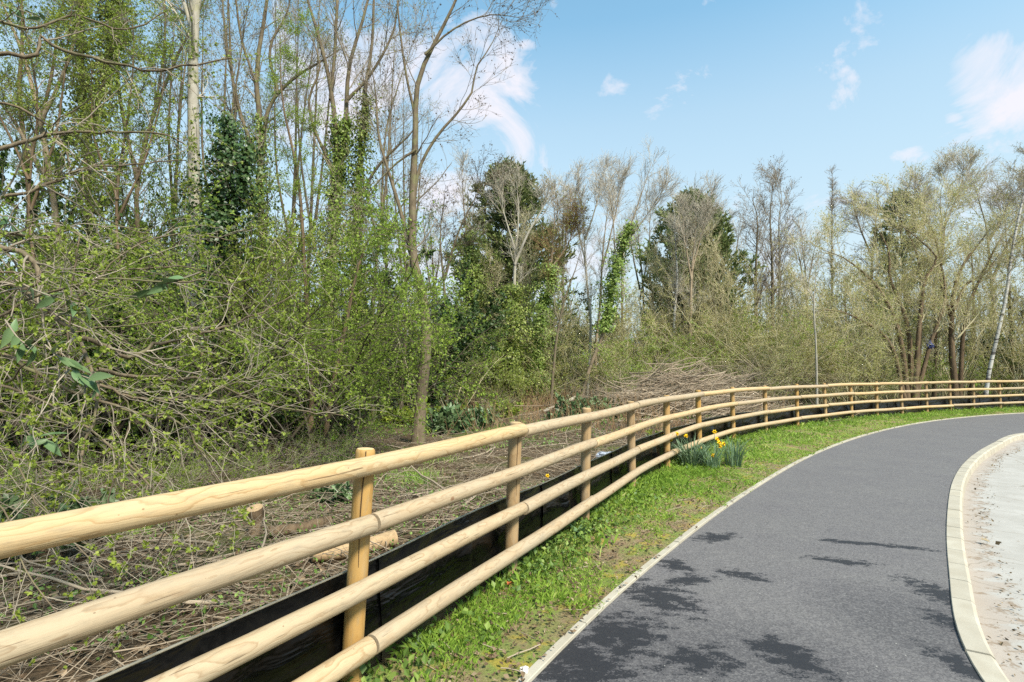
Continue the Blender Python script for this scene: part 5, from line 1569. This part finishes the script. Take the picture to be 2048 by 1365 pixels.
# brush pile
rnd(640)
a = Acc()
n = 950
c0 = at_px(1350, 17.2)
u_ = R.normal(0, 1, n); 
X = c0[0] + u_ * 1.65; Y = c0[1] + R.normal(0, .75, n)
hmax = 1.75 * np.exp(-((X - c0[0] - .3) / 2.0) ** 2 - ((Y - c0[1]) / 1.2) ** 2)
Z = hmax * R.uniform(0, 1, n) ** .7 + .05
K = 8
side = np.where(R.uniform(0, 1, n) < .7, 1, -1)
th = np.where(R.uniform(0, 1, n) < .75, R.normal(0, .35, n), R.uniform(-1.5, 1.5, n))
dr = nrm(np.column_stack([side * np.cos(th), np.sin(th), R.normal(.16, .16, n) * side]))
L = R.uniform(.8, 2.6, n)
P = np.empty((n, K, 3)); P[:, 0] = np.column_stack([X, Y, Z]) - dr * (L * .5)[:, None]
for k in range(1, K):
    dr = nrm(dr + R.normal(0, .15, dr.shape)); P[:, k] = P[:, k - 1] + dr * (L / (K - 1))[:, None]
P[:, :, 2] = np.maximum(P[:, :, 2], .05)
rad = (R.gamma(2, .004, n) + .0035)[:, None] * np.linspace(1, .4, K)[None]
a.tube(P, rad, 4, 0, R.uniform(.1, 1, n))
P1, R1 = kids(P, rad, 2, 3, .3, 1, .2, .7, .3, .7, .02, .1, .6, .3, .003); a.tube(P1, R1, 3, 0, R.uniform(.2, 1, len(P1)))
o = a.build('brush_pile', M['pile']); tag(o, 'heap of long cut branches piled behind the middle of the fence', 'brush pile', kind='stuff')

# low laurel plants in the clearing
def herb_meshes(seed, n, H, Wd, L, mat, wr=.3, nst=24):
    rnd(seed)
    th = R.uniform(0, 6.28, nst); K = 5
    P = np.empty((nst, K, 3)); rr_ = Wd * np.sqrt(R.uniform(0, 1, nst)) * .6
    P[:, 0] = np.stack([np.cos(th) * rr_, np.sin(th) * rr_, 0 * th], 1)
    dr = nrm(np.stack([np.cos(th) * .4, np.sin(th) * .4, np.ones(nst)], 1)); LL = H * R.uniform(.6, 1.1, nst)
    for k in range(1, K):
        dr = nrm(dr + R.normal(0, .14, dr.shape)); P[:, k] = P[:, k - 1] + dr * (LL / (K - 1))[:, None]
    a = Acc(); a.tube(P, np.linspace(.006, .003, K)[None].repeat(nst, 0), 4, 0, .5)
    b = Acc(); leaves_on(b, P, n, L, 0, .15, .02, wr, .9, 2)
    return {'stems': a.mesh('stems', M['twig']), 'foliage': b.mesh('foliage', M[mat])}


H1 = herb_meshes(650, 420, .55, .8, .13, 'laurel'); H2 = herb_meshes(651, 380, .45, .7, .12, 'laurel'); H3 = herb_meshes(652, 380, .4, .7, .10, 'limeleaf')
for (px, d, me, sc, lab) in [(1160, 16.2, H1, 1.25, 'low glossy laurel plant, left half of the pair by the brush pile'), (1205, 16.6, H2, 1.35, 'low glossy laurel plant touching the brush pile'), (880, 12.6, H2, 1.1, 'glossy laurel plant right of the bare tree foot'),
                             (925, 13.2, H1, 1.1, 'glossy laurel plant in the clearing above the second post'), (960, 14.2, H2, .9, 'small laurel plant at the right end of the clearing row'), (815, 14.2, H3, 1.2, 'bright green low plant left of the bare tree foot'),
                             (785, 14.8, H3, 1.0, 'small bright green plant under the bushes left of the bare tree'), (895, 15.6, H3, 1.1, 'bright yellow green plant behind the clearing laurels'), (1120, 14.6, H2, .8, 'little laurel plant left of the laurel pair'),
                             (365, 10.0, H2, 1.0, 'laurel plant under the pale trunk'), (90, 4.3, H1, .8, 'dark broad leaved plant below the near hawthorn'), (1000, 17, H3, 1.3, 'lime green sapling plant at the back of the clearing'), (690, 6.2, H2, .55, 'bluish low plant behind the first fence post'), (1320, 11.6, H3, .55, 'small green plant behind the fifth post')]:
    p = at_px(px, d)
    place(me, 'low_plant', lab, 'plant', p, 'low broad leaved plants behind the fence', px * .7, sc)

# logs and stumps
def log(name, label, p, q, r, seed, bark='barkbrown'):
    rnd(seed)
    p, q = np.asarray(p, float), np.asarray(q, float)
    C_ = crom(np.array([p, (p + q) / 2 + R.normal(0, .02, 3), q]), 9)
    root = thing(name, label, 'log' if name == 'log' else 'stump', p)
    a = Acc(); rad = r * (1 + R.normal(0, .03, 9)); a.tube(C_ - p, rad, 14, 0); V_ = a.V[0].reshape(9, 14, 3)
    a.build('bark', M[bark], root)
    for e, k in ((0, -1), (-1, 1)):
        ring = V_[e]; c_ = ring.mean(0); dn = nrm(C_[e] - C_[1 if e == 0 else -2])
        b = Acc(); b.add(np.vstack([ring + dn * .001, c_ + dn * .004]), [((j, (j + 1) % 14, 14) if k > 0 else ((j + 1) % 14, j, 14)) for j in range(14)], 0)
        b.build('cut_face', M['cutwood'], root)


w0 = at_px(632, 4.05); w1 = at_px(742, 4.15)
log('log', 'peeled pale log lying beside the first fence post', w0 + [0, 0, .07], w1 + [.15, .25, .08], .062, 660, 'cutwood')
w0 = at_px(545, 4.75); w1 = at_px(640, 4.95)
log('log', 'rough brown log lying behind the peeled log', w0 + [0, 0, .06], w1 + [.1, .1, .07], .05, 661)
w0 = at_px(517, 4.9)
log('stump', 'small mossy cut stump seen under the top rail', w0 + [0, 0, -.05], w0 + [0, 0, .24], .07, 662)
w0 = at_px(185, 3.3)
log('stump', 'low pale cut stump between the top two rails at left', w0 + [0, 0, -.05], w0 + [.03, 0, .10], .06, 663)
w0 = at_px(1085, 18); w1 = at_px(1150, 19.5)
log('log', 'long pale fallen branch at the back of the clearing', w0 + [0, 0, .1], w1 + [0, 0, .5], .06, 664, 'barkpale')

# ------------------------------------------------------------------ verge
rnd(700)
def verge_points(n, dens_fall=7.0):
    out = []
    VF = offset(FC, .12)
    while sum(len(q) for q in out) < n:
        t = R.uniform(0, 1, 6000)
        s_ = R.uniform(0, 699, 6000)
        A_ = np.stack([np.interp(s_, range(700), EDGE[:, 0]), np.interp(s_, range(700), EDGE[:, 1])], 1)
        Bc = crom(VF, 700)
        B_ = np.stack([np.interp(s_, range(700), Bc[:, 0]), np.interp(s_, range(700), Bc[:, 1])], 1)
        q = A_ * (1 - t[:, None]) + B_ * t[:, None]
        ok = (q[:, 1] > 1.6) & (q[:, 0] < 1.08 * q[:, 1]) & (fence_side(q[:, 0], q[:, 1], EDGE) > .075)
        ok &= R.uniform(0, 1, 6000) < np.clip(dens_fall / np.hypot(q[:, 0], q[:, 1]), .12, 1)
        out.append(np.column_stack([q, t])[ok])
    return np.concatenate(out)[:n]


def blades(n, hmin, hmax, name, label, mat, thr, seedn, wmul=1.0, bias=0.0):
    q = verge_points(n)
    d_ = np.hypot(q[:, 0], q[:, 1])
    ns = 1.1 * vnoise(q[:, 0], q[:, 1], 3.2, seedn) + 1.0 * vnoise(q[:, 0], q[:, 1], 11, seedn + 1) + (q[:, 2] - .45) * 1.3 + np.clip((d_ - 5.0) / 5, -.25, 1.2) + bias
    q = q[ns > thr + R.normal(0, .25, n)]; n = len(q)
    d_ = np.hypot(q[:, 0], q[:, 1])
    z = .012 + .018 * q[:, 2]
    tall = np.clip(.55 + .5 * vnoise(q[:, 0], q[:, 1], 4.5, seedn + 3) + .5 * (q[:, 2] - .3), .35, 1.5)
    H = R.uniform(hmin, hmax, n) * tall
    wd = .0016 * wmul * np.clip(d_ / 3.2, 1, 4) * R.uniform(.7, 1.4, n)
    th = R.uniform(0, 6.28, n)
    ln = np.stack([np.cos(th), np.sin(th)], 1) * (H * R.uniform(.15, .9, n))[:, None]
    ph = R.uniform(0, 6.28, n); sd = np.stack([np.cos(ph), np.sin(ph), 0 * ph], 1) * wd[:, None]
    b = np.column_stack([q[:, :2], z - .01])
    m1 = b + np.column_stack([ln * .3, H * .6]); tip = b + np.column_stack([ln, H * R.uniform(.75, 1.05, n)])
    v = np.stack([b - sd, b + sd, m1 + sd * .8, tip], 1)
    i = np.arange(n)[:, None] * 4
    col_ = np.clip(.45 + .35 * vnoise(q[:, 0], q[:, 1], 2.3, seedn + 5) + R.normal(0, .2, n), 0, 1)
    a = Acc()
    a.add(v, i + np.array([[0, 1, 2, 3]]), 0, col_)
    o = a.build(name, M[mat])
    tag(o, label, 'grass', kind='stuff')


blades(92000, .025, .085, 'grass', 'short patchy green grass growing on the verge', 'grass', -.08, 710)
blades(9000, .07, .17, 'tall_grass', 'longer grass tufts along the foot of the black sheet', 'grass', .75, 720, 1.3)
# weeds along the barrier
q = verge_points(34000)
d_ = np.hypot(q[:, 0], q[:, 1])
prob = np.clip((q[:, 2] - .45) * 2.2, 0, 1) * np.clip(.55 + 1.1 * vnoise(q[:, 0], q[:, 1], 1.6, 730), 0, 1) * np.where(d_ < 3.5, .5, 1)
q = q[R.uniform(0, 1, len(q)) < prob]; n = len(q)
ll = R.uniform(.022, .06, n)
a = Acc(); a.leaf(np.column_stack([q[:, :2], .02 + R.uniform(0, .13, n) * np.clip(q[:, 2] * 1.3 - .3, .1, 1)]), R.normal(size=(n, 3)) + np.array([0, 0, .3]), R.normal(0, .5, (n, 3)) + np.array([0, 0, 1]), ll, ll * .34, 0, None, .2)
tag(a.build('verge_weeds', M['weed']), 'leafy green weeds massed along the foot of the fence', 'weeds', kind='stuff')
q = verge_points(9000); n = len(q)
q = q[q[:, 2] < .9]; n = len(q); ll = R.uniform(.012, .04, n)
a = Acc(); a.leaf(np.column_stack([q[:, :2], np.full(n, .03)]) + np.stack([0 * ll, 0 * ll, np.abs(R.normal(0, .008, n))], 1), R.normal(size=(n, 3)) * np.array([1, 1, .3]), R.normal(0, .4, (n, 3)) + np.array([0, 0, 1]), ll, ll * .32, 0, None, .4)
tag(a.build('verge_litter', M['litter']), 'crumbs of dead leaf and bark scattered on the verge', 'leaf litter', kind='stuff')
a = Acc()
q = verge_points(140); n = len(q); K = 4; th = R.uniform(0, 6.28, n); L = R.uniform(.05, .22, n)
P = np.empty((n, K, 3)); P[:, 0] = np.column_stack([q[:, :2], np.full(n, .035)]); dr = np.column_stack([np.cos(th), np.sin(th), R.normal(.03, .05, n)])
for k in range(1, K):
    dr = nrm(dr + R.normal(0, .12, dr.shape) * np.array([1, 1, .3])); P[:, k] = P[:, k - 1] + dr * (L / (K - 1))[:, None]
ok = (fence_side(P[:, :, 0], P[:, :, 1], EDGE) > .07).all(1)
P = P[ok]; n = len(P)
a.tube(P, R.uniform(.0015, .004, n)[:, None] * np.ones((1, K)), 4, 0, R.uniform(.3, 1, n))
tag(a.build('verge_twigs', M['brash']), 'short pale twigs lying on the verge grass', 'twigs', kind='stuff')
# dirt crumbs along the road gutter
s_ = arclen(kout)
n = 650
x = R.uniform(2.5, 17, n); off_ = .20 + R.normal(0, .05, n) + .05 * np.sin(x * 2)
p = np.stack([np.interp(x, s_, kout[:, k]) for k in range(2)], 1)
T_ = nrm(np.gradient(kout, axis=0)); ii = np.clip(np.searchsorted(s_, x), 0, 699)
p = p - np.stack([-T_[ii, 1], T_[ii, 0]], 1) * off_[:, None]
ll = R.gamma(2.0, .006, n) + .004
a = Acc(); a.leaf(np.column_stack([p, np.full(n, -.096) + ll * .3]), R.normal(size=(n, 3)) * np.array([1, 1, .4]), R.normal(0, .6, (n, 3)) + np.array([0, 0, 1]), ll, ll * .35, 0, None, .5)
tag(a.build('gutter_debris', M['litter']), 'brown leaf crumbs lying in a line along the road gutter', 'debris', kind='stuff')

# daffodils
def strap_leaves(acc, n, H, spread, lean):
    th = R.uniform(0, 6.28, n); K = 6
    hh = H * R.uniform(.55, 1.1, n); ln = hh * np.abs(R.normal(lean, .22, n))
    b = np.stack([np.cos(th), np.sin(th), 0 * th], 1) * (spread * np.sqrt(R.uniform(0, 1, n)))[:, None]
    th2 = th + R.normal(0, .7, n); o_ = np.stack([np.cos(th2), np.sin(th2)], 1)
    sd = np.stack([-np.sin(th2 + R.normal(0, .8, n)), np.cos(th2), 0 * th2], 1)
    w = R.uniform(.004, .0075, n)
    rows = []
    for k in range(K):
        q_ = k / (K - 1)
        c_ = b + np.column_stack([o_ * (ln * q_ ** 2)[:, None], hh * (q_ - .28 * (ln / hh) * q_ ** 3)])
        ww = (w * (1 if k < K - 2 else (.8 if k == K - 2 else .15)))[:, None]
        rows += [c_ - sd * ww, c_ + sd * ww]
    v = np.stack(rows, 1)
    i = np.arange(n)[:, None] * 2 * K
    for k in range(K - 1):
        f = i + np.array([[2 * k, 2 * k + 1, 2 * k + 3, 2 * k + 2]])
        if k == 0:
            acc.add(v, f, 0, R.uniform(0, 1, n), True); basev = acc.nv - len(v.reshape(-1, 3))
        else:
            acc.F.append(f + basev); acc.M.append(np.zeros(n, int)); acc.A.append(R.uniform(0, 1, n)); acc.S.append(np.ones(n, bool))


def flower(root, top, base, face, s=.04):
    top, base = np.asarray(top, float), np.asarray(base, float)
    a = Acc(); C_ = crom(np.array([base, (base + top) / 2 + [.01, 0, .02], top]), 7); a.tube(C_, np.full(7, .003), 5, 0, .6)
    stm = a.build('flower_stem', M['daffleaf'], root)
    face = nrm(np.asarray(face, float)); e1 = nrm(np.cross(face, [0, 0, 1.0])); e2 = np.cross(face, e1)
    a = Acc()
    for k in range(6):
        an = k * math.pi / 3; dv = e1 * math.cos(an) + e2 * math.sin(an) - face * .15
        a.leaf(top[None], dv[None], face[None], s, s * .34, 0, np.array([.5]), .2)
    pt = a.build('petals', M['yellow'], stm)
    a = Acc(); C_ = np.stack([top, top + face * s * .25, top + face * s * .6, top + face * s * .75]); a.tube(C_, np.array([.25, .26, .3, .42]) * s, 10, 0)
    a.build('trumpet', M['orange'], stm)


def daff(label, g, n, H, spread, flowers, seed, lean=.35):
    rnd(seed)
    r = thing('daffodil_clump', label, 'daffodils', g, 'daffodil clumps by the fence')
    a = Acc(); strap_leaves(a, n, H, spread, lean); a.build('leaves', M['daffleaf'], r)
    for (px, py, dd) in flowers:
        w = W(px, py, g[1] + dd) - g
        flower(r, w, (w[0] * .5, w[1] * .5, 0), (R.normal(.1, .4), -1, R.normal(-.1, .3)), .04 if g[1] > 7.5 else .028)


def gp(px, py):
    return G(px, py, .02)


daff('large clump of grey green daffodil leaves at the sixth post', gp(1385, 934), 150, .54, .17, [(1354, 868, -.05), (1329, 866, .1), (1341, 880, .05), (1372, 872, -.1)], 801, .62)
daff('middle daffodil clump with several yellow flowers', gp(1424, 938), 80, .46, .12, [(1429, 864, .0), (1434, 878, .05), (1438, 885, -.03), (1440, 893, .0), (1447, 888, .05), (1426, 911, -.1)], 802, .55)
daff('upright flowerless daffodil clump at the right of the three', gp(1467, 934), 90, .48, .12, [], 803, .28)
daff('small daffodil tuft with one yellow bloom behind the black sheet', at_px(1165, 7.2), 26, .24, .1, [(1095, 952, -.9)], 804, .7)
daff('flowerless daffodil tuft behind the fifth post', at_px(1300, 10.8), 30, .26, .12, [], 805, .6)

# dock plants by the posts
def dock(label, g, n, L, seed):
    rnd(seed)
    r = thing('dock_plant', label, 'weed', g, 'broad dock leaves by the posts')
    for j in range(n):
        th = 6.28 * j / n + R.uniform(-.3, .3); el = R.uniform(.5, 1.2)
        dv = np.array([math.cos(th) * math.cos(el), math.sin(th) * math.cos(el), math.sin(el)]); sd = nrm(np.array([-math.sin(th), math.cos(th), 0])); up = np.cross(dv, sd)
        s1 = L * R.uniform(.7, 1.2)
        o = link('leaf', LEAF, r)
        o.matrix_local = Matrix(((dv[0] * s1, sd[0] * s1 * 1.2, up[0] * s1, 0), (dv[1] * s1, sd[1] * s1 * 1.2, up[1] * s1, 0), (dv[2] * s1, sd[2] * s1 * 1.2, up[2] * s1, 0), (0, 0, 0, 1)))


dock('dock leaves at the foot of the second post', gp(1020, 1160), 4, .11, 821)
dock('pair of broad dock leaves at the foot of the third post', gp(1160, 1075), 5, .15, 822)
dock('small dock rosette near the first post foot', gp(835, 1300), 4, .08, 823)

# odd small things
def blob(name, label, cat, p, sx, mat, seed, n=60):
    rnd(seed)
    u_ = np.linspace(0, math.pi, 7); w_ = np.linspace(0, 2 * math.pi, 10, endpoint=False)
    U_, W_ = np.meshgrid(u_, w_, indexing='ij')
    r_ = 1 + R.normal(0, .22, U_.shape)
    v = np.stack([np.sin(U_) * np.cos(W_) * r_ * sx[0], np.sin(U_) * np.sin(W_) * r_ * sx[1], np.cos(U_) * r_ * sx[2]], -1)
    v[0] = v[0].mean(0); v[-1] = v[-1].mean(0)
    f = [(i * 10 + j, i * 10 + (j + 1) % 10, (i + 1) * 10 + (j + 1) % 10, (i + 1) * 10 + j) for i in range(6) for j in range(10)]
    a = Acc(); a.add(v.reshape(-1, 3), [q[::-1] for q in f], 0, .5)
    o = a.build(name, M[mat], None, p); tag(o, label, cat)


blob('plastic_scrap', 'crumpled silver grey plastic scrap behind the third post', 'litter', at_px(1212, 8.7) + [0, 0, .08], (.18, .07, .05), 'silver', 831)
blob('plastic_bag', 'small navy blue bag caught in the willow stems', 'bag', W(1860, 690, 23.3), (.14, .1, .16), 'navy', 832)
blob('flint_stone', 'white stone lying beside the path edging', 'stone', gp(1056, 1350) + [-.02, 0.02, .015], (.022, .02, .018), 'stone', 833)
rnd(840)
a = Acc()
for k in range(7):
    an = k * .9; a.leaf(np.zeros((1, 3)), np.array([[math.cos(an), math.sin(an), .25]]), np.array([[0, 0, 1.0]]), .035, .010, 0, np.array([.5]), .3)
tag(a.build('dead_leaf', M['redleaf'], None, gp(1017, 1176) + [0, 0, .025]), 'orange red dead leaf lying at the foot of the second post', 'leaf')
